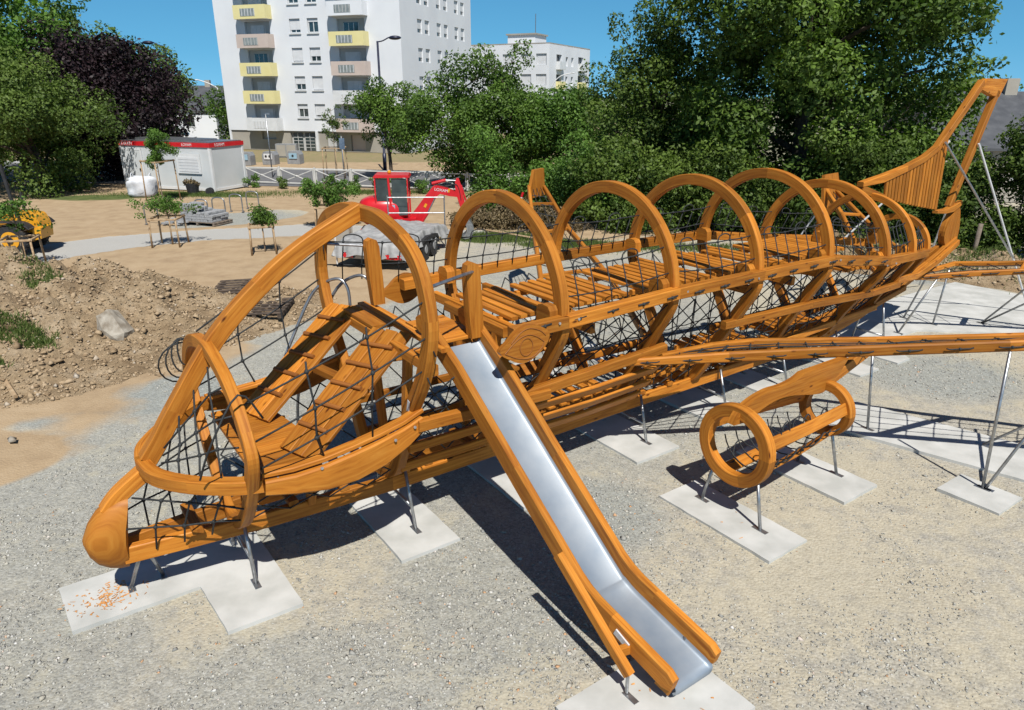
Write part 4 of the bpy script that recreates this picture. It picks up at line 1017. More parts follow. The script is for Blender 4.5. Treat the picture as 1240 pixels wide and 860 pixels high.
# ------------------------------------------------------------------ vegetation
def leaves(name, C, Rr, nleaf, size, mat, parent, seed=1, tone0=None, up=.35, squash=.8, shell=.55):
    """C: clump centres (k,3), Rr: clump radii (k,). leaf faces spread over each clump"""
    r = np.random.default_rng(seed); C = np.asarray(C, float); Rr = np.asarray(Rr, float)
    pr = Rr**2; idx = r.choice(len(C), nleaf, p=pr/pr.sum())
    d = r.normal(size=(nleaf, 3)); d /= np.linalg.norm(d, axis=1)[:, None]
    rad = Rr[idx]*(shell+(1-shell)*r.random(nleaf)**.7)*np.where(r.random(nleaf) < .12, 1.25, 1)
    P = C[idx]+d*rad[:, None]*np.array([1, 1, squash])
    N = d*.6+r.normal(size=(nleaf, 3))*.55+np.array([0, 0, up]); N /= np.linalg.norm(N, axis=1)[:, None]
    A = np.cross(N, r.normal(size=(nleaf, 3))); A /= np.linalg.norm(A, axis=1)[:, None]; B = np.cross(N, A)
    s = (size*r.uniform(.55, 1.25, nleaf))[:, None]
    V = np.stack([P-A*s*.5, P+B*s*.30-N*s*.06, P+A*s*.55, P-B*s*.30-N*s*.06], 1).reshape(-1, 3)
    V[:, 2] = np.maximum(V[:, 2], .02)
    F = np.arange(4*nleaf).reshape(-1, 4)
    ct = r.random(len(C)) if tone0 is None else tone0
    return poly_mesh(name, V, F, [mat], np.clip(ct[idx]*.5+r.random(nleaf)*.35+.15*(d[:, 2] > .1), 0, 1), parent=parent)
def clumps(cx, cy, z0, z1, rx, ry, k, seed, cr=(.5, 1.1), shape=.0, lump=.25, fill=.75):
    """clump centres in the outer part of a crown"""
    r = np.random.default_rng(seed); out = []; rr = []
    zc, hz = (z0+z1)/2, (z1-z0)/2
    lx = r.uniform(0, 6.28, 6)
    while len(out) < k:
        d = r.normal(size=3); d /= np.linalg.norm(d); q = fill+(1-fill)*r.random() if r.random() < .8 else r.random()*fill
        th = math.atan2(d[1], d[0]); f = 1+lump*(math.sin(2*th+lx[0])*.5+math.sin(3*th+lx[1]+2*d[2])*.5+math.sin(5*d[2]+lx[2])*.4+.5*r.normal()*.5)
        wz = 1-shape*max(0, d[2])
        p = np.array([cx+d[0]*rx*q*f*wz, cy+d[1]*ry*q*f*wz, zc+d[2]*hz*q*f])
        c = r.uniform(*cr)
        if p[2] < c*.4: continue
        out.append(p); rr.append(c)
    return np.array(out), np.array(rr)
def tree(name, label, cat, x, y, z0, z1, rx, ry, k, nleaf, size, mat, seed, cr=(.5, 1.1), shape=.2, trunk=.2, trunks=1, group=None, bark='bark', shell=.5, lump=.25, extra=None, fill=.75):
    e = empty(name, (x, y, 0)); tag(e, label, cat, group); r = random.Random(seed)
    C, rr = clumps(0, 0, z0, z1, rx, ry, k, seed, cr, shape, lump, fill)
    if extra is not None:
        C = np.concatenate([C, np.array([q[:3] for q in extra])]); rr = np.concatenate([rr, np.array([q[3] for q in extra])])
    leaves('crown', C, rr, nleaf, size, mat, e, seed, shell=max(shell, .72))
    H = z0+(z1-z0)*.75
    for t in range(trunks):
        ox = (t-(trunks-1)/2)*rx*.35; mb = MB(); top = Vector((ox*1.4+r.uniform(-.2, .2), r.uniform(-.2, .2), H))
        pts = spl([Vector((ox, 0, -.1)), Vector((ox+r.uniform(-.1, .1), r.uniform(-.1, .1), H*.3)), Vector((ox+r.uniform(-.3, .3), r.uniform(-.2, .2), H*.65)), top], 4)
        mb.tube(pts, [trunk*(1-.8*i/(len(pts)-1)) for i in range(len(pts))], 8)
        mb.build('trunk', bark, e, True)
        mb = MB(); idx = r.sample(range(len(C)), min(len(C), 14))
        for i in idx:
            q = Vector(C[i]); b0 = pts[min(len(pts)-1, max(2, int(len(pts)*min(.95, max(.15, (q.z-.8)/H))))-1)]
            mid = b0.lerp(q, .5)+Vector((0, 0, .25)); mb.tube([b0, mid, q], [trunk*.35, trunk*.2, trunk*.06], 5)
        mb.build('limb', bark, e, True)
    return e

big = 'trees around the building site'
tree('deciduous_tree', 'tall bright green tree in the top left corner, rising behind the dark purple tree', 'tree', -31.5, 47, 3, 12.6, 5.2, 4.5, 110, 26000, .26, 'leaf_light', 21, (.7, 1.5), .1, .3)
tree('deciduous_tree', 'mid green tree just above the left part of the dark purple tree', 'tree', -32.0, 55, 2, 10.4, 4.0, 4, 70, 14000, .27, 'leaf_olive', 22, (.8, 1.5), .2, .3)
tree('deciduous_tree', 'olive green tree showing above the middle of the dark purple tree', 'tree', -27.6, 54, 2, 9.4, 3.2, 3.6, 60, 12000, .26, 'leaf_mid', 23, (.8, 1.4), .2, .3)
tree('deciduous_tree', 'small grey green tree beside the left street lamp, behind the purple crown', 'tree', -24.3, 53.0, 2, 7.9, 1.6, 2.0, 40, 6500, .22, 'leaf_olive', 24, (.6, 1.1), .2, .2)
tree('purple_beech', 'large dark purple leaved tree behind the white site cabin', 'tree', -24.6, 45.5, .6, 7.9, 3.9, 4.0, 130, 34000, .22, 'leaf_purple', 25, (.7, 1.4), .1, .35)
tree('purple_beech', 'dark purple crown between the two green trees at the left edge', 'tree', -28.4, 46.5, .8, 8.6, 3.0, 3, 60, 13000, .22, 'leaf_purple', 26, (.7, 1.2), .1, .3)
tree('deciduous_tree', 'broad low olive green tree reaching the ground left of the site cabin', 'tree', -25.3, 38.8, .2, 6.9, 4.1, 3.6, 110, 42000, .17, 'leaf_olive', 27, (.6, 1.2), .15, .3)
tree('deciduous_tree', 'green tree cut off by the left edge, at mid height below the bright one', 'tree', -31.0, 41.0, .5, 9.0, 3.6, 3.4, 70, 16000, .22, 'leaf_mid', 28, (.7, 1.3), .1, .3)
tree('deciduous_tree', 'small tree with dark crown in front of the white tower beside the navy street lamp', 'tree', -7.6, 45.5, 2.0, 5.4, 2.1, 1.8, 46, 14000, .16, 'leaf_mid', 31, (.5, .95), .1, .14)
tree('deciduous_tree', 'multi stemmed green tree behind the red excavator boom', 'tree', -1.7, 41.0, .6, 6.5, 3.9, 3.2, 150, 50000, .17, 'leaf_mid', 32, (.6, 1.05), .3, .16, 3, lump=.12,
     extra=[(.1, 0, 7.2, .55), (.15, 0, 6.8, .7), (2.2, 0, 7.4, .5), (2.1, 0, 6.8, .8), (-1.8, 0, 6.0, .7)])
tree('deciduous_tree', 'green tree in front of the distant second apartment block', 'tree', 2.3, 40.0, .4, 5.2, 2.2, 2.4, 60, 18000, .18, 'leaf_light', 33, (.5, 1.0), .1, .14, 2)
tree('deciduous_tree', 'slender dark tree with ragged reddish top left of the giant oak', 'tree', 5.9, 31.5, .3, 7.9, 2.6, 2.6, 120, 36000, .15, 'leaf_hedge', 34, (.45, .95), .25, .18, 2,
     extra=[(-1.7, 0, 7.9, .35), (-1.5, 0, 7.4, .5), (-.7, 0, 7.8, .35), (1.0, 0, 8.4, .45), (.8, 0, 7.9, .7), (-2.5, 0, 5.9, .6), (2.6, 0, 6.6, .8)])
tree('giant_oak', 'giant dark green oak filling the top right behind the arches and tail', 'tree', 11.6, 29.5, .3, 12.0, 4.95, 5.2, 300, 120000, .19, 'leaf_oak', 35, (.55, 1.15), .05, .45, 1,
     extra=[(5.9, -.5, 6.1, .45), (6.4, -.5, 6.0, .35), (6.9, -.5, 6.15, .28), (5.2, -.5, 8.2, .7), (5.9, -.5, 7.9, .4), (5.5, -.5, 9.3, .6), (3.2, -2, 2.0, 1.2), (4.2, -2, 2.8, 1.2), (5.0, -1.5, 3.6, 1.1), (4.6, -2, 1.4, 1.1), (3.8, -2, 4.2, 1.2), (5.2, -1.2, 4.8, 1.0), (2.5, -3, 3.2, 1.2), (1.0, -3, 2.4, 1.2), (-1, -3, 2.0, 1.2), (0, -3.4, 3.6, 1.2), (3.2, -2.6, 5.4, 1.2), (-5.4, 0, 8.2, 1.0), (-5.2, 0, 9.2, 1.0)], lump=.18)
tree('deciduous_tree', 'far dark tree at the right edge behind the slate roofs', 'tree', 32, 50, 1, 5.9, 4.4, 4, 60, 12000, .26, 'leaf_oak', 36, (.8, 1.5), .2, .3)
# hedges and undergrowth
def hedge(name, label, pts, z1, depth, k, nleaf, size, mat, seed, cr=(.35, .8), cat='hedge'):
    r = np.random.default_rng(seed); P = [Vector((a, b, 0)) for a, b in pts]; e = empty(name, P[0]); tag(e, label, cat)
    C = []; rr = []
    for i in range(k):
        q = lerpP(P, r.random()); c = r.uniform(*cr); z = r.random()**.8*(z1-c*.5)*(.82+.25*math.sin(q.x*1.3+seed)+.1*r.normal())
        C.append((q.x-P[0].x+r.normal()*depth*.35, q.y-P[0].y+r.normal()*depth*.35, max(c*.5, z))); rr.append(c)
    leaves('foliage', np.array(C), np.array(rr), nleaf, size, mat, e, seed, shell=.4)
    mb = MB()
    for i in range(22):
        c = C[int(r.integers(len(C)))]; MB().tube([Vector((c[0], c[1], 0)), Vector((c[0]+r.normal()*.1, c[1], c[2]*.6)), Vector(c)], [.035, .022, .008], 5).build('stem', 'bark', e, True)
    return e
hedge('shrub_row', 'dense bright green shrubs behind the first wooden arches', [(-1.4, 33.5), (1.2, 32.0), (4.0, 29.0)], 3.1, 1.6, 110, 30000, .14, 'leaf_light', 41, (.4, .85), 'shrubs')
hedge('shrub_row', 'dark tangled undergrowth below the giant oak, seen through the arches', [(3.6, 28.6), (7.5, 27.2), (11.5, 26.4), (14.5, 25.5)], 3.8, 1.8, 190, 60000, .14, 'leaf_hedge', 42, (.4, .9), 'shrubs')
hedge('shrub_row', 'dark shrubs closing the gap behind the undergrowth in deep shade', [(4, 33), (9, 33), (15, 31.5)], 4.6, 2.2, 120, 20000, .2, 'leaf_oak', 44, (.6, 1.2), 'shrubs')
hedge('tall_hedge', 'tall trimmed looking green hedge at the right edge behind the tail fin', [(12.4, 25.4), (15.2, 23.4), (18.5, 21.2), (22, 18.5)], 4.1, 1.3, 460, 150000, .125, 'leaf_hedge', 43, (.3, .65))
# brush pile
hedge('brush_pile', 'heap of dry cut branches in front of the green shrubs', [(-2.2, 29.0), (.2, 28.3), (2.2, 27.3)], 1.1, .9, 60, 9000, .12, 'leaf_dry', 45, (.25, .5), 'brush pile')
# low plants along the white fence
for i, (x, y, h, s) in enumerate([(-14.9, 41.4, .7, .5), (-13.2, 40.9, .6, .45), (-11.4, 40.5, .55, .5), (-10.0, 40.0, .7, .5), (-8.7, 39.5, .8, .55), (-7.2, 39.0, .9, .6), (-6.2, 38.2, 1.0, .6), (-9.6, 38.4, .6, .4), (-4.8, 38.8, .8, .6)]):
    e = empty('low_shrub', (x, y, 0)); tag(e, 'low %s shrub by the white fence, %s' % (['green', 'olive green'][i % 2], ['nearest the site cabin', 'second from the site cabin', 'third from the cabin', 'in front of the middle fence panel', 'right of the middle fence panel', 'left of the excavator', 'just behind the excavator counterweight', 'set forward of the fence row', 'beside the excavator cab'][i]), 'shrub', 'low shrubs along the fence')
    C, rr = clumps(0, 0, .05, h, s, s*.7, 8, 300+i, (.14, .26)); leaves('foliage', C, rr, 900, .09, ['leaf_light', 'leaf_olive'][i % 2], e, 300+i, shell=.3)
    mb = MB(); [mb.tube([(0, 0, 0), (q[0]*.6, q[1]*.6, q[2])], .008, 4) for q in C]; mb.build('stem', 'bark_pale', e)

# young planted trees and their stake frames
def sapling(x, y, h, w, label, seed, mat='leaf_light', stem=.02, n=1500, size=.08, z0=.55):
    e = empty('young_tree', (x, y, 0)); tag(e, label, 'young tree', 'newly planted young trees')
    w *= 1.15; C, rr = clumps(0, 0, z0, h, w, w, 34, seed, (.12, .34), 0, .35, .4); leaves('crown', C, rr, int(n*1.3), size, mat, e, seed, shell=.15)
    mb = MB(); mb.tube(spl([(0, 0, -.02), (.02, 0, h*.4), (-.02, .02, h*.92)], 4), [stem*(1-.07*i) for i in range(9)], 6)
    for q in C: mb.tube([(0, 0, max(.3, q[2]-.25)), tuple(q)], [.008, .004], 4)
    mb.build('trunk', 'bark_pale', e, True)
def stakes(x, y, r, h, label, rz=0, n=4, mid=True):
    e = empty('stake_frame', (x, y, 0), rz); tag(e, label, 'tree stakes', 'round wood stake frames around the young trees')
    cs = [(r*math.cos(2*math.pi*k/n+.78), r*math.sin(2*math.pi*k/n+.78)) for k in range(n)]
    for a, b in cs: MB().tube([(a*1.06, b*1.06, -.03), (a, b, h)], .032, 7).build('stake', 'stake', e, True)
    if mid: MB().tube([(cs[0][0]*.1, 0.1, -.03), (cs[0][0]*.1, 0.08, h*.98)], .022, 6).build('stake', 'stake', e, True)
    for k in range(n):
        a, b = cs[k], cs[(k+1) % n]; MB().sweep([(a[0]*1.05, a[1]*1.05, h-.05), (b[0]*1.05, b[1]*1.05, h-.05)], .06, .07, (0, 0, 1)).build('rail', 'stake', e)
stakes(-12.15, 24.9, .62, 1.0, 'stake frame round the young tree in front of the bike racks', .1, 4)
sapling(-12.15, 25.0, 1.75, .75, 'bushy young tree in a stake frame in front of the bike racks', 51, 'leaf_light', n=1800, z0=1.0)
stakes(-8.4, 23.6, .52, .95, 'stake frame round the small bush right of the block pallet', .35, 4)
sapling(-8.4, 23.7, 1.5, .42, 'small dense bush in a stake frame right of the block pallet', 52, 'leaf_mid', n=1800, z0=.85)
stakes(-7.3, 27.9, .55, .95, 'stake frame behind the cockpit arch, left of the trailer', .2, 4)
sapling(-7.3, 28.0, 2.0, 1.0, 'spreading young tree in a stake frame left of the excavator', 53, 'leaf_light', n=3600, z0=.9, size=.10)
stakes(-15.2, 21.6, .6, .9, 'stake frame at the left edge in front of the orange tractor', .3, 4)
sapling(-15.2, 21.6, 2.2, .9, 'thin wilting young tree in front of the orange tractor', 54, 'leaf_light', n=600, z0=1.2, size=.12)
stakes(-17.4, 35.6, .85, 2.0, 'tall three post stake frame in front of the site cabin', .1, 3, False)
sapling(-17.4, 35.6, 3.5, .75, 'tall bushy young tree staked in front of the site cabin', 55, 'leaf_light', .03, 5200, .09, 1.5)
sapling(-11.3, 46.5, 4.6, .8, 'slim street tree with sparse leaves beyond the white fence', 56, 'leaf_olive', .03, 1100, .12, 2.2)
stakes(-11.3, 46.5, .9, 1.9, 'tall stake frame round the slim street tree beyond the white fence', .1, 4)
# ------------------------------------------------------------------ buildings
def frame_empty(name, x, y, ang, label, cat, group=None):
    e = empty(name, (x, y, 0), ang); tag(e, label, cat, group); return e
def bx(name, mat, parent, x0, x1, y0, y1, z0, z1):
    mb = MB(); c = [(x0, y0), (x1, y0), (x1, y1), (x0, y1)]
    mb.add([(a, b, z0) for a, b in c]+[(a, b, z1) for a, b in c], [(3, 2, 1, 0), (4, 5, 6, 7), (0, 1, 5, 4), (1, 2, 6, 5), (2, 3, 7, 6), (3, 0, 4, 7)])
    return mb.build(name, mat, parent)
def wall_with_holes(name, mat, parent, x0, x1, z0, z1, y, holes, th=.35, axis='x', sgn=1):
    """wall face in plane y with rectangular openings (reveals th deep)"""
    xs = sorted({x0, x1, *[h[0] for h in holes], *[h[1] for h in holes]}); zs = sorted({z0, z1, *[h[2] for h in holes], *[h[3] for h in holes]})
    mb = MB(); T = (lambda a, b, c: (a, b, c)) if axis == 'x' else (lambda a, b, c: (b, a, c))
    for a, b in zip(xs, xs[1:]):
        for c, d in zip(zs, zs[1:]):
            mx, mz = (a+b)/2, (c+d)/2
            if any(h[0] < mx < h[1] and h[2] < mz < h[3] for h in holes): continue
            mb.add([T(a, y, c), T(b, y, c), T(b, y, d), T(a, y, d)], [(0, 1, 2, 3)])
    for h in holes:
        a, b, c, d = h; k = y+sgn*th
        for p, q in (((a, c), (b, c)), ((b, c), (b, d)), ((b, d), (a, d)), ((a, d), (a, c))):
            mb.add([T(p[0], y, p[1]), T(q[0], y, q[1]), T(q[0], k, q[1]), T(p[0], k, p[1])], [(0, 1, 2, 3)])
    return mb.build(name, mat, parent)

ang = math.atan2(-.313, .95)
apt = frame_empty('apartment_building', -10.3, 66.5, ang, 'tall white apartment tower with yellow and pink balconies, left of centre', 'apartment building')
LX, RX, DP, HT = -18.25, .78, 16.6, 16.2
fl_z = [3.0+2.4*k for k in range(6)]
holes = []; wins = []
for k, z in enumerate(fl_z):
    for x0 in (-10.25, -8.4): wins.append((x0, x0+1.12, z, z+1.2))
bal = []
for k in range(6):
    z0 = 1.82+2.4*k; bal.append((-15.4, -12.0, z0, ['white', 'yellow', 'yellow', 'pink', 'yellow', 'white'][k])); bal.append((-5.75, -2.3, z0, ['pink', 'white', 'pink', 'yellow', 'render_white', 'yellow'][k]))
rec = [(b[0]+.35, b[1]-.35, b[2]+.1, b[2]+2.25) for b in bal]
rec = [r for r in rec if r[3] < HT]
door = (-11.4, -8.6, .0, 1.66)
wall_with_holes('front_wall', 'render_white', apt, LX, RX, 1.8, HT, 0, wins+rec, .22)
bx('roof_slab', 'render_grey', apt, LX, RX, 0.02, DP, HT-.1, HT+.1)
sw = []
for k in range(6):
    z = 3.0+2.4*k
    for x0 in (3.4, 5.0, 7.7, 9.4, 12.1, 13.75): sw.append((x0, x0+.98, z, z+1.2))
wall_with_holes('side_wall', 'render_white', apt, 0, DP, 0, HT, RX, sw, .2, 'y', -1)
bx('back_wall', 'render_white', apt, LX, RX-.3, DP-.05, DP+.2, 0, HT)
bx('side_wall', 'render_white', apt, LX-.02, LX+.2, 0.01, DP, 0, HT)
wall_with_holes('plinth', 'render_grey', apt, LX+.15, RX-.02, 0, 1.8, .12, [door, (-14.6, -13.0, 1.0, 1.7), (-7.5, -5.8, .3, 1.6), (-4.9, -3.4, .1, 1.5)], .25)
bx('door_recess_panel', 'recess', apt, -14.7, -3.3, .38, .44, 0, 1.78)
for x0 in (-11.2, -9.9):
    d = bx('entrance_door', 'glass', apt, x0, x0+1.0, .30, .36, .02, 1.6)
    mb = MB()
    for q in (.3, .6, .9, 1.2): mb.box((x0+.5, .285, q), (1.0, .02, .05))
    mb.box((x0+.5, .285, .8), (.06, .02, 1.58), axis=2); mb.build('door_frame', 'recess', apt).parent = d
bx('entrance_pier', 'white', apt, -8.55, -8.3, -.05, .3, 0, 1.8); bx('service_door', 'pink', apt, -4.85, -3.45, .26, .32, .1, 1.5)
for i, (a, b, c, d) in enumerate(wins):
    w = bx('window', 'glass', apt, a+.05, b-.05, .19, .21, c+.05, d-.05)
    sh = (.35, .8, .55, .95, .9, .6, .75, .25, .7, .5, .9, .4)[i % 12]
    s_ = bx('roller_shutter', 'shutter', apt, a+.03, b-.03, .12, .16, d-(d-c)*sh, d-.02); s_.parent = w
    mb = MB()
    for q in (a+.07, (a+b)/2, b-.07): mb.box((q, .17, (c+d)/2), (.07, .04, d-c-.06), axis=2)
    mb.box(((a+b)/2, .17, c+.06), (b-a-.1, .04, .07)); mb.build('window_frame', 'white', apt).parent = w
    bx('window_sill', 'white', apt, a-.06, b+.06, -.10, .1, c-.09, c-.005).parent = w
for (a, b, c, d) in sw:
    mb = MB(); mb.add([(RX-.17, a, c), (RX-.17, b, c), (RX-.17, b, d), (RX-.17, a, d)], [(0, 1, 2, 3)]); w = mb.build('window', 'glass', apt)
    mb = MB(); mb.box((RX-.13, (a+b)/2, (c+d)/2+.2), (.03, b-a-.05, (d-c)-.42), axis=1); mb.box((RX-.12, (a+b)/2, c+.05), (.05, b-a, .08), axis=1)
    mb.build('roller_shutter', 'shutter', apt).parent = w
for i, (a, b, z, m_) in enumerate(bal):
    if z+2.3 > HT: continue
    o = bx('balcony', m_, apt, a, b, -.95, -.85, z, z+1.15)
    bx('balcony_slab', 'render_white', apt, a+.02, b-.02, -.84, .1, z-.0, z+.14).parent = o
    for xx in (a, b-.1): bx('balcony_side', m_, apt, xx, xx+.1, -.849, -.005, z+.001, z+1.148).parent = o
    bx('balcony_infill', 'grey_glass' if m_ != 'white' else 'shutter', apt, a+.75, b-1.1, -.965, -.953, z+.22, z+.85).parent = o
    mb = MB()
    for q in range(5): mb.box((a+.95+q*.33, -.975, z+.53), (.05, .02, .6), axis=2)
    mb.build('balcony_rail', 'shutter' if i % 3 else 'recess', apt).parent = o
    if z+2.25 < HT:
        bx('loggia_back', 'recess', apt, a+.36, b-.36, .20, .215, z+.12, z+2.24)
        g_ = bx('balcony_window', 'glass' if i % 3 == 1 else 'shutter', apt, a+.9, b-1.1, .17, .19, z+.3, z+1.95)
        mb = MB(); [mb.box((a+.95+q*.5, .155, z+1.1), (.06, .02, 1.6), axis=2) for q in range(4)]; mb.build('window_frame', 'white', apt).parent = g_
        if i % 4 == 1: bx('blind', 'shutter', apt, a+.95, b-1.3, .12, .15, z+1.2, z+1.95).parent = g_
# second, distant block
ap2 = frame_empty('apartment_building', 4.9, 100, R(-25), 'distant white apartment block with a roof box, seen between the tower and the trees', 'apartment building')
H2 = 11.3
holes2 = [(x, x+1.5, z, z+1.4) for x in (-9.5, -6.8, -4.1, -1.9-.0) for z in (1.2, 3.7, 6.2, 8.7)]
wall_with_holes('front_wall', 'render_white', ap2, -16, 0, 0, H2, 0, holes2, .25)
for a, b, c, d in holes2:
    bx('window', 'shutter', ap2, a+.03, b-.03, .16, .2, c+.02, d-.02)
h3 = [(y0, y0+w_, z, z+1.7) for y0, w_ in ((2.5, 2.0), (11, 2.2)) for z in (.9, 3.4, 5.9, 8.4)]+[(y0, y0+.9, z+.3, z+1.5) for y0 in (6.0, 8.2) for z in (.9, 3.4, 5.9, 8.4)]
wall_with_holes('side_wall', 'render_white', ap2, 0, 16, 0, H2, 0, h3, .5, 'y', -1)
for i, (a, b, c, d) in enumerate(h3):
    mb = MB(); mb.add([(-.4, a, c), (-.4, b, c), (-.4, b, d), (-.4, a, d)], [(0, 1, 2, 3)]); mb.build('window', 'glass' if i < 8 else 'shutter', ap2)
    if i < 8: bx('balcony', 'yellow' if i % 4 in (1, 2) else 'white', ap2, .02, .6, a-.1, b+.1, c-.2, c+.8)
bx('back_wall', 'render_white', ap2, -16, -.01, 15.9, 16, 0, H2); bx('roof_slab', 'render_grey', ap2, -16, 0, 0, 16, H2-.05, H2+.12)
bx('roof_box', 'render_white', ap2, -8.4, -4.2, 5, 9, H2+.1, H2+1.5); bx('roof_box_cap', 'render_grey', ap2, -8.6, -4.0, 4.8, 9.2, H2+1.5, H2+1.7)
MB().tube([(-4.6, 6, H2+1.6), (-4.6, 6, H2+4.2)], .06, 5).build('antenna', 'steel', ap2)
bx('side_wall', 'render_white', ap2, -16.1, -15.9, 0, 16, 0, H2)
# houses
def house(x, y, rz, w, d, h, rh, label, wall='render_grey'):
    e = frame_empty('house', x, y, rz, label, 'house')
    mb = MB(); mb.add([(-w/2, -d/2, 0), (w/2, -d/2, 0), (w/2, d/2, 0), (-w/2, d/2, 0), (-w/2, -d/2, h), (w/2, -d/2, h), (w/2, d/2, h), (-w/2, d/2, h), (-w/2, 0, h+rh), (w/2, 0, h+rh)],
                      [(0, 1, 5, 4), (2, 3, 7, 6), (1, 2, 6, 9, 5), (3, 0, 4, 8, 7)]); mb.build('wall', wall, e)
    mb = MB(); o = .3
    for sg in (1, -1):
        a = (-w/2-o, sg*(d/2+o), h-rh*o/(d/2)+.04); b = (w/2+o, sg*(d/2+o), h-rh*o/(d/2)+.04)
        mb.add([a, b, (w/2+o, 0, h+rh+.05), (-w/2-o, 0, h+rh+.05)]+[(p[0], p[1], p[2]+.12) for p in (a, b, (w/2+o, 0, h+rh+.05), (-w/2-o, 0, h+rh+.05))], [(0, 1, 2, 3), (4, 5, 6, 7), (0, 1, 5, 4), (1, 2, 6, 5), (3, 0, 4, 7)])
    mb.build('roof', 'slate', e)
    c = bx('chimney', 'render_grey', e, w*.3, w*.3+.6, -.3, .3, h+rh*.7, h+rh+.8)
    for xx in (-w*.25, w*.15):
        f = bx('window', 'glass', e, xx, xx+1.0, -d/2-.02, -d/2+.02, h*.45, h*.45+1.2); bx('window_frame', 'white', e, xx-.08, xx+1.08, -d/2-.05, -d/2-.021, h*.45-.1, h*.45).parent = f
    return e
house(24.1, 39.5, -.1, 5.2, 8, 2.6, 2.4, 'house with a dark slate roof framed by the tail fin, behind the oak')
house(31.6, 42.0, -.12, 7.5, 8, 2.5, 1.75, 'house with a dark slate roof at the right edge, beyond the tall hedge')
house(-40.5, 92, .1, 10, 9, 3.3, 2.6, 'small white house with slate roof between the purple tree and the tower', 'render_white')
tree('deciduous_tree', 'small tree between the far white house and the tower', 'tree', -29.0, 76, .5, 5.5, 2.4, 2, 26, 4200, .26, 'leaf_mid', 61, (.6, 1.1))
tree('deciduous_tree', 'low tree hiding the far street right of the multi stemmed tree', 'tree', 8.5, 62, .5, 6.0, 4.5, 3, 40, 8000, .28, 'leaf_mid', 62, (.8, 1.4))
for i, (x, w, h, s) in enumerate([(-75, 20, 9, 71), (-52, 16, 8.5, 72), (24, 14, 9.5, 73), (44, 18, 6.0, 74), (66, 18, 7, 75)]):
    tree('far_tree', ['broad far tree off to the left of the purple tree', 'far tree behind the left hand trees', 'far tree behind the giant oak', 'far tree behind the slate roofs', 'far tree beyond the right edge'][i], 'tree', x, 78, .3, h, w/2, 4, 50, 7000, .45, 'leaf_mid', s, (1.2, 2.2), .1, .3)

# ------------------------------------------------------------------ site cabin
cab = frame_empty('site_cabin', -16.2, 39.2, R(160), 'white portable site cabin with red top band, beside the purple tree', 'site cabin')
# local x runs to the far left corner, y to the right/back
CL, CD, CH = 6.4, 2.65, 2.55
mb = MB()
def cbx(name, mat, x0, x1, y0, y1, z0, z1, par=None):
    o = bx(name, mat, cab, x0, x1, y0, y1, z0, z1)
    if par: o.parent = par
    return o
cbx('wall_panel', 'panel', .03, CL-.03, -CD+.03, -.03, .12, CH-.2)
for x in (0, CL-.14):
    for y in (-CD, -.14): cbx('corner_post', 'white', x, x+.14, y, y+.14, 0, CH-.2)
cbx('base_rail', 'white', .14, CL-.14, -.09, .0, .05, .2); cbx('base_rail', 'white', 0.0, .09, -CD+.14, -.14, .05, .2)
top = cbx('top_band', 'red', -.03, CL+.03, -.0-.1, .03, CH-.2, CH+.02); cbx('top_band', 'red', -.03, .07, -CD-.03, -.1, CH-.2, CH+.02)
cbx('roof_sheet', 'steel', .1, CL, -CD, -.12, CH-.02, CH+.06)
MB().prism([(0, 0), (CL*.75, 0), (CL*.72, .14), (.1, .10)], (1.2, -1.4, CH+.05), (1, 0, 0), (0, 0, 1), 1.4).build('roof_cover', 'steel', cab)
sh = cbx('window_shutter', 'white', .75, 2.35, -.005, .05, .95, 2.0)
for k in range(5): cbx('shutter_slat', 'shutter', .88, 2.22, .05, .065, 1.05+.16*k, 1.05+.16*k+.13, sh)
dr = cbx('door', 'panel', 4.9, 5.9, -.005, .03, .15, 2.1); cbx('door_frame', 'white', 4.8, 4.9, -.004, .04, .1, 2.2, dr); cbx('door_frame', 'white', 5.9, 6.0, -.004, .04, .1, 2.2, dr); cbx('door_frame', 'white', 4.8, 6.0, -.003, .041, 2.1, 2.2, dr)
cbx('door_handle', 'dark', 5.0, 5.06, .03, .08, 1.0, 1.12, dr)
text_part('lettering', 'LOXAM', .26, 'white', cab, (5.8, .035, CH-.09), (R(90), 0, R(180))); text_part('lettering', '020 200 200'[:0] or 'LOXAM', .2, 'white', cab, (1.5, .035, CH-.09), (R(90), 0, R(180)))
text_part('lettering', 'LOXAM', .22, 'white', cab, (-.035, -.75, CH-.09), (R(90), 0, R(-90)))

# bulk bag
def blob_mesh(name, mat, parent, rx, ry, h, seed, nu=22, nv=12, sq=.55, rough=.06):
    vs = []; fs = []
    for j in range(nv+1):
        ph = -math.pi/2+math.pi*j/nv; z = math.sin(ph); rr = math.cos(ph)**sq if math.cos(ph) > 0 else 0
        for i in range(nu):
            th = 2*math.pi*i/nu; c, s = math.cos(th), math.sin(th); q = rr*(1/max(abs(c), abs(s)))**.35
            n_ = float(fbm(c*2+seed, s*2+z*2, 3))*rough*6
            vs.append((rx*q*c*(1+n_), ry*q*s*(1+n_), h/2+h/2*(abs(z)**.7)*(1 if z > 0 else -1)*(1+n_*.5)))
    for j in range(nv):
        for i in range(nu): fs.append((j*nu+i, j*nu+(i+1) % nu, (j+1)*nu+(i+1) % nu, (j+1)*nu+i))
    mb = MB(); mb.add(vs, fs); return mb.build(name, mat, parent, True)
bg = empty('bulk_bag', (-19.3, 37.6, 0)); tag(bg, 'full white builders bulk bag standing left of the site cabin', 'bulk bag')
blob_mesh('bag_body', 'bag', bg, .72, .62, 1.02, 3, sq=.3, rough=.1)
for k in (-1, 1): MB().tube(spl([(k*.4, .2, .85), (k*.5, 0, 1.2), (k*.4, -.3, .85)], 4), .02, 5).build('lifting_loop', 'bag', bg, True)
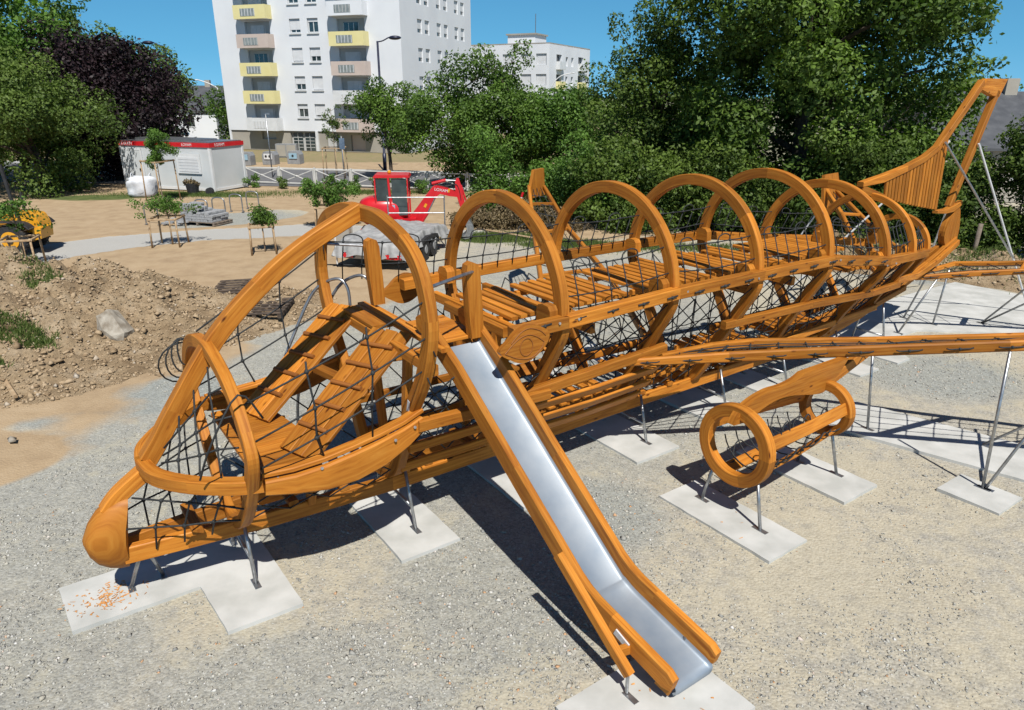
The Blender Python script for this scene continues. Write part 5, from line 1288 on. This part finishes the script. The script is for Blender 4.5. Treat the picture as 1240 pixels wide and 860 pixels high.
# bucket with rubbish and small heap beside cabin
bk = empty('rubble_tub', (-17.2, 38.7, 0)); tag(bk, 'black plastic tub heaped with rubbish in front of the site cabin', 'tub')
mb = MB(); mb.tube([(0, 0, 0), (0, 0, .55)], [.28, .36], 14); mb.build('tub', 'dark', bk)
leaves('rubbish', np.array([[0, 0, .55], [.2, 0, .5], [-.25, .05, .6]]), np.array([.28, .22, .25]), 400, .14, 'leaf_dry', bk, 81)
rl = empty('cable_reel', (-16.15, 38.35, .17)); tag(rl, 'small black and white reel lying at the cabin corner', 'cable reel')
MB().tube([(0, -.12, 0), (0, .12, 0)], .10, 12).build('core', 'white', rl)
for y in (-.12, .12): MB().tube([(0, y-.015, 0), (0, y+.015, 0)], .19, 16).build('flange', 'dark', rl)

# fence with X panels
fn = empty('white_fence', (-20.5, 44.65, 0), math.atan2(40.3-43.4, -5.3+16.1)); tag(fn, 'long white wooden fence with X shaped panels in front of the road', 'fence')
PW = 2.35; NPn = 10
for k in range(NPn+1): MB().sweep([(k*PW, 0, 0), (k*PW, 0, 1.05)], .10, .10, (1, 0, 0)).build('fence_post', 'fence', fn)
for k in range(NPn):
    mb = MB(); a, b = k*PW+.08, (k+1)*PW-.08
    for z in (.12, .95): mb.sweep([(a, 0, z), (b, 0, z)], .06, .07, (0, 1, 0))
    mb.sweep([(a, .01, .15), (b, .01, .92)], .045, .05, (0, 1, 0)); mb.sweep([(a, -.035, .92), (b, -.035, .15)], .045, .05, (0, 1, 0))
    for x in (a+.03, b-.03): mb.sweep([(x, .0, .155), (x, .0, .915)], .05, .055, (1, 0, 0))
    mb.ball(((a+b)/2, -.04, .535), .07, n=8); mb.build('fence_panel', 'fence', fn)

# recycling bins
for i, (x, y) in enumerate(((-20.1, 55.2), (-18.5, 55.9), (-16.75, 56.4))):
    e = empty('recycling_bin', (x, y, 0), -.15); tag(e, ['grey recycling bin with pale blue front, leftmost of three by the road', 'grey recycling bin with two round openings, middle of three by the road', 'grey recycling bin with a dark slot, rightmost of three by the road'][i], 'recycling bin', 'recycling bins by the road')
    mb = MB(); mb.prism([(-.5, 0), (.5, 0), (.5, .7), (.36, .95), (-.36, .95), (-.5, .7)], (0, 0, 0), (1, 0, 0), (0, 0, 1), .8); mb.build('bin_body', 'bin', e)
    bx('hatch', ['bin_blue', 'white', 'bin_blue'][i], e, -.32, .32, -.46, -.40, .4, .8)
    mb = MB(); [mb.tube([(q, -.48, .62), (q, -.46, .62)], .09, 10) for q in ((-.15, .15) if i == 1 else (0,))]; mb.build('slot', 'dark', e)
eb = empty('utility_cabinet', (-19.2, 62.5, 0)); tag(eb, 'grey utility cabinet on the dry verge in front of the tower', 'cabinet')
bx('cabinet_body', 'bin', eb, -.9, .9, -.3, .3, 0, 1.1); bx('cabinet_door', 'render_grey', eb, -.8, -.05, -.33, -.302, .1, 1.0); bx('cabinet_door', 'render_grey', eb, .05, .8, -.33, -.302, .1, 1.0)

# street lamps and posts
def lamp(x, y, h, rz, label, head=1):
    e = empty('street_lamp', (x, y, 0), rz); tag(e, label, 'street lamp')
    MB().tube([(0, 0, 0), (0, 0, 1.2), (0, 0, 1.22), (0, 0, h)], [.13, .13, .085, .07], 10).build('lamp_post', 'lamp', e, True)
    MB().tube(spl([(0, 0, h-.05), (.35, 0, h+.02), (.75, 0, h+.22)], 4), .04, 7).build('lamp_arm', 'lamp', e, True)
    mb = MB(); mb.ball((1.15, 0, h+.2), .42, (1, .65, .32), n=12, k=8); mb.build('lamp_head', 'lamp', e, True)
    return e
lamp(-8.8, 50.3, 8.3, 0, 'tall navy street lamp in front of the white tower')
lamp(-25.6, 56.5, 8.4, math.pi, 'navy street lamp rising above the purple tree at the left')
e = empty('street_lamp', (3.9, 78, 0), 0); tag(e, 'thin curved white street lamp in front of the distant block', 'street lamp')
MB().tube(spl([(0, 0, 0), (0, 0, 4.6), (.3, 0, 6.0), (1.1, 0, 6.8), (2.2, 0, 7.1)], 5), .05, 7).build('lamp_post', 'pole_white', e, True)
MB().ball((2.4, 0, 7.1), .22, (1, .5, .25), n=8).build('lamp_head', 'pole_white', e, True)
e = empty('street_lamp', (-33.5, 86, 0), 0); tag(e, 'thin pale street lamp beside the far white house', 'street lamp')
MB().tube(spl([(0, 0, 0), (0, 0, 5.0), (-.6, 0, 6.0), (-2.2, 0, 6.6)], 5), .06, 7).build('lamp_post', 'pole_white', e, True)
MB().ball((-2.4, 0, 6.6), .3, (1, .5, .25), n=8).build('lamp_head', 'pole_white', e, True)
e = empty('sign_post', (-9.7, 41.8, 0)); tag(e, 'grey sign post with a narrow blue sign behind the fence', 'sign post')
MB().tube([(0, 0, 0), (0, 0, 2.8)], .035, 7).build('post', 'steel', e, True); bx('sign_panel', 'bluecloth', e, -.13, .17, -.05, -.036, 2.1, 2.7)
e = empty('metal_post', (-15.4, 46.5, 0)); tag(e, 'plain grey metal post standing in front of the tower entrance', 'post')
MB().tube([(0, 0, 0), (0, 0, 3.9)], .04, 7).build('post', 'steel', e, True); bx('post_cap', 'steel', e, -.06, .25, -.04, .04, 3.85, 3.92)
e = empty('wooden_post', (14.7, 22.2, 0)); tag(e, 'old wooden post in front of the tall hedge, behind the tailplane', 'post')
MB().tube([(0, 0, 0), (.03, 0, .62), (.05, 0, 1.2)], .07, 8).build('post', 'oldwood', e, True)
e = empty('wooden_post', (15.9, 18.6, 0)); tag(e, 'thin pale wooden post on the soil bank at the right edge', 'post')
MB().tube([(0, 0, 0), (.03, 0, .9)], .05, 8).build('post', 'stake', e, True)

# white van in the distance
vn = empty('delivery_van', (-33.8, 72, 0), .2); tag(vn, 'white van parked far away left of the apartment tower', 'van')
MB().prism([(-2.6, .35), (2.6, .35), (2.6, 1.1), (2.0, 1.3), (1.5, 2.1), (1.2, 2.4), (-2.5, 2.5), (-2.65, 2.2)], (0, 0, 0), (1, 0, 0), (0, 0, 1), 1.9).build('van_body', 'white', vn)
MB().prism([(1.6, 1.35), (1.98, 1.35), (1.5, 2.05), (1.3, 2.05)], (0, 0, 0), (1, 0, 0), (0, 0, 1), 1.94).build('side_window', 'glass', vn)
for a in (-1.7, 1.7):
    for b in (-.9, .9): MB().tube([(a, b-.1, .35), (a, b+.1, .35)], .35, 14).build('wheel', 'dark', vn)

# bike racks
rk = None
for i, ((x, y), where) in enumerate(zip(((-14.75, 29.0), (-13.75, 29.5), (-13.35, 30.6), (-12.85, 31.2), (-12.5, 32.3), (-12.1, 33.3), (-14.15, 30.1)),
        ('at the left end, half hidden by the bushy young tree', 'just left of the block pallet', 'directly behind the block pallet', 'first right of the block pallet', 'second from the right end of the row', 'at the right end of the row', 'hidden behind the young tree crown'))):
    if i == 6: continue
    rk = empty('bike_rack', (x, y, 0), R(-12)); tag(rk, 'hoop bike rack '+where, 'bike rack', 'bike racks on the paved strip')
    MB().tube(spl([(-.3, 0, 0), (-.3, 0, .62), (-.22, 0, .76), (0, 0, .80), (.22, 0, .76), (.3, 0, .62), (.3, 0, 0)], 4), .028, 8).build('rack_tube', 'steel', rk, True)
    MB().box((-.3, 0, .012), (.12, .12, .012)).build('base_plate', 'steel', rk); MB().box((.3, 0, .012), (.12, .12, .012)).build('base_plate', 'steel', rk)
# pallet of paving blocks
pl = empty('pallet', (-12.7, 29.4, 0), -.35); tag(pl, 'wooden pallet under the heap of grey paving blocks', 'pallet')
for k in range(5): bx('deck_board', 'oldwood', pl, -.9, .9, -.55+.23*k, -.55+.23*k+.17, .1, .13)
for k in range(3): bx('bearer', 'oldwood', pl, -.88+.83*k, -.78+.83*k, -.54, .54, 0, .1)
mb = MB(); r_ = random.Random(5)
for L_ in range(7):
    n_ = 8-(L_ > 2)*1-(L_ > 3)*2-(L_ > 5)*2
    for a in range(n_):
        for b in range(4-(L_ > 3)):
            if L_ > 2 and r_.random() < .25: continue
            mb.box((-.78+a*.205+L_*.02+r_.uniform(-.02, .02), -.4+b*.25, .18+L_*.10), (.19, .22, .09), r_.uniform(-.08, .08)*(1+L_*.6), ch=.008)
tag(mb.build('paving_blocks', 'block', None), 'heap of grey paving blocks stacked on the pallet', 'paving blocks'); o = bpy.data.objects['paving_blocks']; o.location = (-12.7, 29.4, 0); o.rotation_euler = (0, 0, -.35)
mb = MB()
for k in range(26): mb.box((-13.9+r_.uniform(-.4, .6), 29.3+r_.uniform(-.5, .4), .05+r_.random()*.12), (.2, .12, .08), r_.uniform(0, 3), ch=.008)
tag(mb.build('loose_blocks', 'block'), kind='stuff')

# pallets and boards lying at the mound foot
for i, (x, y, z, rz, lab) in enumerate(((-6.75, 17.1, .40, .1, 'weathered pallet lying on the earth mound, uppermost of two'), (-5.95, 16.1, .16, .0, 'weathered pallet lying at the foot of the earth mound near the cockpit rib'))):
    e = empty('pallet', (x, y, z), rz); tag(e, lab, 'pallet', 'old pallets by the earth mound'); e.rotation_euler = (.06, -.04, rz)
    for k in range(6): MB().sweep([(-.65, -.5+.2*k, .13), (.65, -.5+.2*k, .13)], .02, .12, (0, 0, 1)).build('deck_board', 'wetwood', e)
    for k in (-.58, 0, .58): MB().sweep([(k, -.55, .06), (k, .55, .06)], .10, .09, (0, 0, 1)).build('bearer', 'wetwood', e)
for i, (a, b, lab) in enumerate((((-9.3, 11.9, .25), (-8.6, 11.2, .10), 'pale broken plank on the grass of the mound'), ((-1.0, 27.2, .1), (1.0, 25.6, .06), 'long pale branch lying on the grass behind the first arch'))):
    tag(MB().tube([a, b], .045 if i else .04, 6).build('plank' if i == 0 else 'fallen_branch', 'stake'), lab, 'plank' if i == 0 else 'branch')
# boulder
o = [(-.32, -.2), (-.28, .33), (-.1, .42), (.12, .1), (.36, -.02), (.34, -.28), (.1, -.34)]
vs = []; n_ = len(o)
V = [(-.30, -.16, -.2), (-.33, -.05, .45), (-.12, .1, .62), (.1, .02, .25), (.42, -.02, .10), (.40, -.12, -.2), (-.28, .35, -.2), (-.3, .38, .38), (-.08, .42, .5), (.15, .4, .2), (.4, .35, .08), (.4, .35, -.2), (-.05, -.2, .14), (.2, -.22, .06), (.05, -.2, -.2)]
import bmesh
bm = bmesh.new(); [bm.verts.new(v) for v in V]; bmesh.ops.convex_hull(bm, input=bm.verts); bmesh.ops.subdivide_edges(bm, edges=bm.edges, cuts=2, use_grid_fill=True)
for v in bm.verts: v.co += Vector((random.uniform(-1, 1), random.uniform(-1, 1), random.uniform(-1, 1)))*.012
me = bpy.data.meshes.new('boulder'); bm.to_mesh(me); me.materials.append(M['boulder']); bo = bpy.data.objects.new('boulder', me); COL.objects.link(bo)
bo.scale = (.8, .8, .8); bo.location = (-8.25, 13.75, float(mound_h(np.array(-8.25), np.array(13.75)))+.02); bo.rotation_euler = (0, .1, -.2)
tag(bo, 'pale angular boulder stuck in the side of the earth mound', 'boulder')
tag(rocks('stone', np.array([[-7.35, 8.75, .03]]), np.array([.16]), ['boulder'], .6, 12), 'pale flat stone on the gravel left of the nose ring', 'stone')
tag(rocks('stone', np.array([[-7.7, 9.7, .03]]), np.array([.10]), ['boulder'], .6, 13), 'small grey stone on the sandy patch at the left', 'stone')
tag(rocks('stone', np.array([[-4.1, 4.6, .03]]), np.array([.10]), ['stone'], .7, 14), 'blue grey stone in the bottom left corner of the gravel', 'stone')
# ------------------------------------------------------------------ excavator
ex = empty('mini_excavator', (-4.35, 26.0, 0), R(4)); ex.scale = (.95, .95, .95); tag(ex, 'red mini excavator with a cab, its arm reaching right, behind the covered trailer', 'excavator')
BOOM = False
def E_(mb, name, mat, par=None, sm_=False):
    if BOOM: mb.v = [(p[0] if p[0] < 1.5 else 1.5+(p[0]-1.5)*.66, p[1], p[2]) for p in mb.v]
    o = mb.build(name, mat, ex, sm_)
    if par: o.parent = par
    return o
for sg in (-1, 1):
    tr = E_(MB().prism([(p.x, p.y) for p in spl([(-1.0, .28, 0), (-.85, .5, 0), (.85, .5, 0), (1.0, .28, 0), (.85, .04, 0), (-.85, .04, 0)], 3, True)], (0, sg*.62, 0), (1, 0, 0), (0, 0, 1), .32), 'track', 'dark')
    for k in range(5): E_(MB().tube([(-.66+.33*k, sg*.62-.17, .25), (-.66+.33*k, sg*.62+.17, .25)], .11, 10), 'track_roller', 'darkred', tr)
E_(MB().prism([(-1.15, .05), (-1.05, .05), (-.95, .22), (-1.0, .40), (-1.1, .42)], (-.15, 0, 0), (1, 0, 0), (0, 0, 1), 1.5), 'dozer_blade', 'red')
E_(MB().tube([(0, 0, .45), (0, 0, .62)], .42, 16), 'slew_ring', 'dark')
# rounded counterweight / engine cover
body = blob_mesh('engine_cover', 'red', ex, .95, .72, 1.1, 9, 26, 14, .5, .0); body.location = (-.35, 0, .55)
E_(MB().box((.35, 0, .74), (1.1, 1.3, .26)), 'deck_frame', 'red'); text_part('lettering', 'LOXAM', .15, 'white', ex, (-.95, -.62, 1.25), (R(75), 0, R(-30)))
# cab
x0, x1, y0, y1, z0, z1 = -.60, .68, -.62, .42, 1.0, 2.38
cb = E_(MB().prism([(x0-.03, z1), (x1+.05, z1), (x1, z1+.09), (x0+.05, z1+.11)], (0, (y0+y1)/2, 0), (1, 0, 0), (0, 0, 1), y1-y0+.08), 'cab_roof', 'red')
for (a, b) in ((x0, y0), (x1-.08, y0), (x0, y1), (x1-.08, y1)): E_(MB().sweep([(a+.04, b, z0-.3), (a+.04, b, z1)], .05, .05, (1, 0, 0)), 'cab_pillar', 'red')
E_(MB().sweep([(.02, y0-.005, z0-.3), (-.06, y0-.005, z1)], .08, .08, (0, 1, 0)), 'cab_pillar', 'red')
for (a, b, c, d) in ((x0+.08, y0, -.08, y0), (.05, y0, x1-.08, y0)):
    E_(MB().prism([(a, z0), (c, z0), (c, z1-.03), (a, z1-.03)], (0, y0+.02, 0), (1, 0, 0), (0, 0, 1), .012), 'cab_window', 'glass')
E_(MB().prism([(y0+.06, z0), (y1-.06, z0), (y1-.06, z1-.03), (y0+.06, z1-.03)], (x1-.05, 0, 0), (0, 1, 0), (0, 0, 1), .012), 'cab_window', 'glass')
E_(MB().prism([(y0+.06, z0+.1), (y1-.06, z0+.1), (y1-.06, z1-.03), (y0+.06, z1-.03)], (x0+.03, 0, 0), (0, 1, 0), (0, 0, 1), .012), 'cab_window', 'glass')
st_ = E_(MB().box((-.2, -.1, 1.05), (.45, .45, .14)), 'seat', 'dark'); E_(MB().box((-.42, -.1, 1.35), (.1, .42, .6), axis=2), 'seat_back', 'dark')
E_(MB().ball((-.05, -.1, z1+.16), .07, n=10, k=6), 'beacon', 'orange'); E_(MB().box((.02, y0-.02, 1.25), (.24, .02, .26)), 'notice', 'bin_blue')
# boom
BOOM = True
bm1 = [(.62, .85), (.95, 1.25), (1.32, 1.72), (1.62, 2.03), (1.85, 2.06), (2.5, 1.94), (2.95, 1.80), (2.98, 1.62), (2.5, 1.66), (2.0, 1.74), (1.8, 1.64), (1.35, 1.0), (1.0, .68), (.75, .62)]
boom = E_(MB().prism(bm1, (0, -.25, 0), (1, 0, 0), (0, 0, 1), .20), 'boom', 'red'); o = text_part('lettering', 'LOXAM', .15, 'white', ex, (1.88, -.358, 1.88), (R(90), R(9), 0)); o.parent = boom
for p in ((1.25, 1.25), (2.5, 1.8)): E_(MB().sweep([(p[0]-.02, -.36, p[1]), (p[0]+.05, -.36, p[1]+.13)], .01, .09, (0, 1, 0), c=.001), 'warning_sticker', 'orange', boom)
for y in (-.12, -.38): E_(MB().tube([(1.05, y, .62), (1.35, y, 1.05)], .055, 8), 'hydraulic_ram', 'red'); E_(MB().tube([(1.35, y, 1.05), (1.72, y, 1.62)], .028, 8), 'ram_rod', 'steel')
E_(MB().tube([(1.55, -.25, 2.12), (2.35, -.25, 2.24)], .06, 8), 'hydraulic_ram', 'red'); E_(MB().tube([(2.35, -.25, 2.24), (2.92, -.25, 2.22)], .028, 8), 'ram_rod', 'steel')
arm = E_(MB().prism([(2.88, 2.20), (2.98, 2.32), (3.10, 2.30), (3.25, 2.0), (3.42, 1.35), (3.42, 1.05), (3.30, 1.0), (3.18, 1.15), (2.98, 1.6), (2.88, 1.85)], (0, -.25, 0), (1, 0, 0), (0, 0, 1), .16), 'dipper_arm', 'red')
E_(MB().tube([(3.22, -.25, 2.05), (3.50, -.25, 1.45)], .045, 8), 'hydraulic_ram', 'red'); E_(MB().tube([(3.50, -.25, 1.45), (3.55, -.25, 1.1)], .025, 8), 'ram_rod', 'steel')
for y in (-.16, -.34): E_(MB().tube(spl([(1.8, y, 2.1), (2.4, y, 2.02), (2.9, y, 2.1), (3.1, y, 1.9), (3.2, y, 1.5)], 4), .016, 5), 'hydraulic_hose', 'dark')
E_(MB().prism([(3.28, 1.05), (3.5, 1.1), (3.62, .85), (3.45, .75)], (0, -.25, 0), (1, 0, 0), (0, 0, 1), .2), 'bucket_linkage', 'steel')
E_(MB().prism([(p.x, p.y) for p in spl([(3.35, .85, 0), (3.75, .70, 0), (3.9, .40, 0), (3.7, .12, 0), (3.4, .05, 0), (3.22, .12, 0), (3.5, .35, 0)], 3, True)], (0, -.25, 0), (1, 0, 0), (0, 0, 1), .65), 'bucket', 'steel')
# red white marker poles behind the excavator
bp = empty('barrier_pole', (.1, 29.8, 0)); tag(bp, 'leaning red and white striped marker pole at the brush pile', 'marker pole')
for k in range(6): MB().tube([(.06*k, 0, .2*k+.02), (.06*k+.06, 0, .2*k+.2)], .05, 8).build('band', 'red' if k % 2 else 'white', bp)

# trailer with tarpaulin. local: x across, y along (away)
tl_ = empty('covered_trailer', (-4.3, 21.15, 0), R(-14)); tag(tl_, 'flat trailer under a wrinkled grey tarpaulin, seen through the cockpit arch', 'trailer')
TW, TL = 1.06, 3.8
def T_(mb, n_, m_, sm_=False, par=None):
    o = mb.build(n_, m_, tl_, sm_)
    if par: o.parent = par
    return o
T_(MB().box((0, TL/2, .52), (2*TW, TL, .14), ch=.02), 'trailer_bed', 'steel'); T_(MB().box((0, -.02, .42), (2*TW, .1, .22)), 'rear_crossbar', 'steel')
for sg in (-1, 1):
    lb = T_(MB().box((sg*.78, -.09, .42), (.56, .05, .17)), 'light_board', 'dark'); T_(MB().box((sg*.98, -.125, .42), (.13, .02, .13)), 'tail_light', 'red', par=lb); T_(MB().box((sg*.60, -.125, .42), (.13, .02, .13)), 'tail_light', 'red', par=lb)
    T_(MB().prism([(-.12, -.07), (.12, -.07), (0, .09)], (sg*.79, -.125, .42), (1, 0, 0), (0, 0, 1), .02), 'reflector', 'red', par=lb)
    w = T_(MB().tube([(sg*(TW+.02)-.11, TL*.42, .33), (sg*(TW+.02)+.11, TL*.42, .33)], .33, 20), 'wheel', 'dark'); T_(MB().tube([(sg*(TW+.13), TL*.42, .33), (sg*(TW+.15), TL*.42, .33)], .12, 14), 'rim', 'bin', par=w)
    w = T_(MB().tube([(sg*(TW+.02)-.11, TL*.62, .33), (sg*(TW+.02)+.11, TL*.62, .33)], .33, 20), 'wheel', 'dark'); T_(MB().tube([(sg*(TW+.13), TL*.62, .33), (sg*(TW+.15), TL*.62, .33)], .12, 14), 'rim', 'bin', par=w)
    T_(MB().prism([(p.x, p.y) for p in spl([(TL*.30, .40, 0), (TL*.34, .68, 0), (TL*.52, .74, 0), (TL*.70, .68, 0), (TL*.74, .40, 0), (TL*.72, .38, 0), (TL*.68, .60, 0), (TL*.36, .60, 0), (TL*.32, .38, 0)], 2, True)], (sg*(TW+.03), 0, 0), (0, 1, 0), (0, 0, 1), .26), 'mudguard', 'dark')
pt = T_(MB().box((.12, -.095, .44), (.5, .02, .12)), 'number_plate', 'plateyellow'); T_(MB().sweep([(-TW-.05, -.05, .1), (-TW-.05, -.05, 1.0)], .04, .05, (1, 0, 0)), 'corner_stake', 'white')
T_(MB().tube([(0, TL, .5), (0, TL+1.3, .45)], .05, 6), 'drawbar', 'steel')
nx, ny = 46, 70; vs = []; fs = []
for j in range(ny+1):
    for i in range(nx+1):
        a = i/nx*2-1; b = j/ny; hx = max(0, abs(a)-.80)/.20; hb = max(0, .06-b)/.06; hf = max(0, b-.95)/.05
        top_ = .80+.13*math.sin(b*3.1)-.04*a*a; drop = max(hx, hb, hf); ww = float(fbm(np.array(a*5+3), np.array(b*9), 4))
        xq = a/.80*(TW+.02) if abs(a) < .8 else math.copysign(TW+.02+.10*hx+.05*hx*math.sin(b*60)+.03*math.sin(b*23), a)
        yq = b*TL if (.06 <= b <= .95) else (.06*TL-.26-.08*hb if b < .06 else .95*TL+.2+.1*hf)
        yq = (b-.06)/.89*(TL+.1)-.06 if .06 <= b <= .95 else (-.06-.10*hb-.03*math.sin(a*24) if b < .06 else TL+.04+.1*hf)
        vs.append((xq, yq, top_+ww*.20*(1-drop)-drop*(.40+.05*math.sin(b*31+a*7))))
for j in range(ny):
    for i in range(nx): fs.append((j*(nx+1)+i, j*(nx+1)+i+1, (j+1)*(nx+1)+i+1, (j+1)*(nx+1)+i))
T_(MB().add(vs, fs), 'tarpaulin', 'tarp', True)
T_(MB().box((0, TL*.5, .63), (2*TW-.1, TL-.2, .16)), 'load', 'oldwood')
rl_ = empty('guard_rail', (-3.3, 24.7, 0), R(2)); tag(rl_, 'galvanised tube guard rail behind the covered trailer, in front of the excavator', 'guard rail')
for x in (-1.0, .95): MB().tube([(x, 0, 0), (x, 0, 1.75)], .025, 7).build('upright', 'steel', rl_)
for z in (1.15, 1.68): MB().tube([(-1.0, 0, z), (.95, 0, z)], .022, 7).build('rail', 'steel', rl_)
rp = empty('plywood_board', (-5.7, 24.6, 0), R(5)); tag(rp, 'upright pale board behind the left end of the trailer', 'board')
bx('board', 'render_grey', rp, -.45, .12, 0, .04, 0, 1.0); bx('board_batten', 'oldwood', rp, .0, .08, -.05, -.002, 0, 1.02)

# ------------------------------------------------------------------ compact tractor at the left edge
tc = empty('compact_tractor', (-17.35, 23.75, 0), R(6)); tag(tc, 'orange compact tractor with a black roll bar, cut off by the left edge', 'tractor')
def C_(mb, n_, m_, sm_=False, par=None):
    o = mb.build(n_, m_, tc, sm_)
    if par: o.parent = par
    return o
def wheel(x, y, r, w):
    t = C_(MB().tube([(x, y-w/2, r), (x, y-w/2+.04, r), (x, y+w/2-.04, r), (x, y+w/2, r)], [r*.93, r, r, r*.93], 24), 'tyre', 'dark')
    mb = MB()
    for k in range(18):
        a = 2*math.pi*k/18; mb.sweep([(x+r*math.cos(a), y-w/2, r+r*math.sin(a)), (x+r*math.cos(a+.12), y, r+r*math.sin(a+.12)), (x+r*math.cos(a), y+w/2, r+r*math.sin(a))], .05, .05, (math.cos(a), 0, math.sin(a)))
    C_(mb, 'tread', 'dark', par=t)
    for s_ in (-1, 1): C_(MB().tube([(x, y+s_*(w/2-.02), r), (x, y+s_*(w/2+.015), r)], r*.56, 20), 'rim', 'orange', par=t); C_(MB().tube([(x, y+s_*(w/2+.015), r), (x, y+s_*(w/2+.05), r)], r*.22, 12), 'hub', 'dark', par=t)
for y in (-.62, .62): wheel(.75, y, .50, .30); wheel(-1.1, y, .62, .36)
C_(MB().prism([(p.x, p.y) for p in spl([(-.2, .75, 0), (-.1, 1.28, 0), (.5, 1.36, 0), (1.3, 1.30, 0), (1.5, 1.15, 0), (1.52, .72, 0), (.6, .70, 0)], 3, True)], (0, 0, 0), (1, 0, 0), (0, 0, 1), .72), 'bonnet', 'orange')
C_(MB().prism([(1.35, .45), (1.62, .5), (1.66, .85), (1.5, .9), (1.4, .8)], (0, -.15, 0), (1, 0, 0), (0, 0, 1), .8), 'front_cover', 'orange')
C_(MB().box((.2, 0, .62), (2.4, .5, .25)), 'chassis', 'dark')
for y in (-.66, .66):
    C_(MB().sweep(spl([(-.1, y, .95), (.35, y, 1.08), (1.15, y, 1.06), (1.45, y, .85)], 4), .42, .04, (0, 1, 0)), 'fender', 'dark')
    C_(MB().sweep([(-.35, y*.75, .8), (-.35, y*.75, 2.55)], .07, .07, (1, 0, 0)), 'roll_bar', 'dark')
C_(MB().sweep([(-.35, -.5, 2.5), (-.35, .5, 2.5)], .07, .07, (1, 0, 0)), 'roll_bar_top', 'dark'); C_(MB().sweep([(1.0, -.5, 1.2), (.85, -.5, 2.9)], .09, .09, (0, 1, 0)), 'loader_mast', 'dark')
C_(MB().box((-.75, 0, 1.1), (.5, .5, .15)), 'seat', 'dark'); C_(MB().box((-1.0, 0, 1.4), (.12, .5, .5), axis=2), 'seat_back', 'dark')
C_(MB().tube([(.95, .1, 1.3), (.95, .1, 1.95)], .04, 8), 'exhaust_pipe', 'dark')

# ------------------------------------------------------------------ camera, sun, sky
cam = bpy.data.cameras.new('camera'); co = bpy.data.objects.new('camera', cam); COL.objects.link(co)
co.location = (0, 0, 5.0); pitch = math.atan(315/853); co.rotation_euler = (math.pi/2-pitch, 0, 0)
cam.sensor_fit = 'HORIZONTAL'; cam.sensor_width = 36; cam.lens = 853/1240*36; cam.clip_end = 3000; cam.clip_start = .05
scene.camera = co
sd = Vector((-.18*1.0, .697, -1.0)).normalized()
sl = bpy.data.lights.new('sun', 'SUN'); sl.energy = 4.7; sl.angle = R(.5); sl.color = (1, .965, .905)
so = bpy.data.objects.new('sun', sl); COL.objects.link(so); so.rotation_euler = sd.to_track_quat('-Z', 'Y').to_euler(); so.location = (0, 0, 30)
w = bpy.data.worlds.new('World'); scene.world = w; w.use_nodes = True; nt = w.node_tree
bg_ = nt.nodes['Background']; sky = nt.nodes.new('ShaderNodeTexSky'); sky.sky_type = 'NISHITA'; sky.sun_disc = False
sky.sun_elevation = math.asin(-sd.z); sky.sun_rotation = math.atan2(-sd.x, -sd.y); sky.air_density = 1.0; sky.dust_density = .2; sky.ozone_density = 2.5; sky.altitude = 200
tcn = nt.nodes.new('ShaderNodeTexCoord'); va = nt.nodes.new('ShaderNodeVectorMath'); va.operation = 'ADD'; va.inputs[1].default_value = (0, 0, .30)
vn_ = nt.nodes.new('ShaderNodeVectorMath'); vn_.operation = 'NORMALIZE'
nt.links.new(tcn.outputs['Generated'], va.inputs[0]); nt.links.new(va.outputs[0], vn_.inputs[0]); nt.links.new(vn_.outputs[0], sky.inputs[0])
hs = nt.nodes.new('ShaderNodeHueSaturation'); hs.inputs['Saturation'].default_value = 1.1; hs.inputs['Hue'].default_value = .5; nt.links.new(sky.outputs[0], hs.inputs['Color'])
sx = nt.nodes.new('ShaderNodeSeparateXYZ'); nt.links.new(tcn.outputs['Generated'], sx.inputs[0])
rr_ = ramp(nt, [(0, (1.5, 2.15, 1.80)), (.05, (1.15, 1.98, 1.74)), (.16, (.92, 1.75, 1.68)), (.5, (.50, .56, .64)), (1, (.45, .5, .58))], 1); nt.links.new(sx.outputs[2], rr_.inputs[0])
mm = mix(nt, hs.outputs[0], rr_.outputs[0], 1.0, 'MULTIPLY'); nt.links.new(mm, bg_.inputs[0]); bg_.inputs[1].default_value = .075
scene.view_settings.view_transform = 'Standard'; scene.view_settings.look = 'None'; scene.view_settings.exposure = .415; scene.view_settings.gamma = 1
scene.render.engine = 'CYCLES'; scene.cycles.max_bounces = 5; scene.cycles.diffuse_bounces = 2; scene.cycles.transparent_max_bounces = 4; scene.cycles.use_adaptive_sampling = True
scene.cycles.use_denoising = True
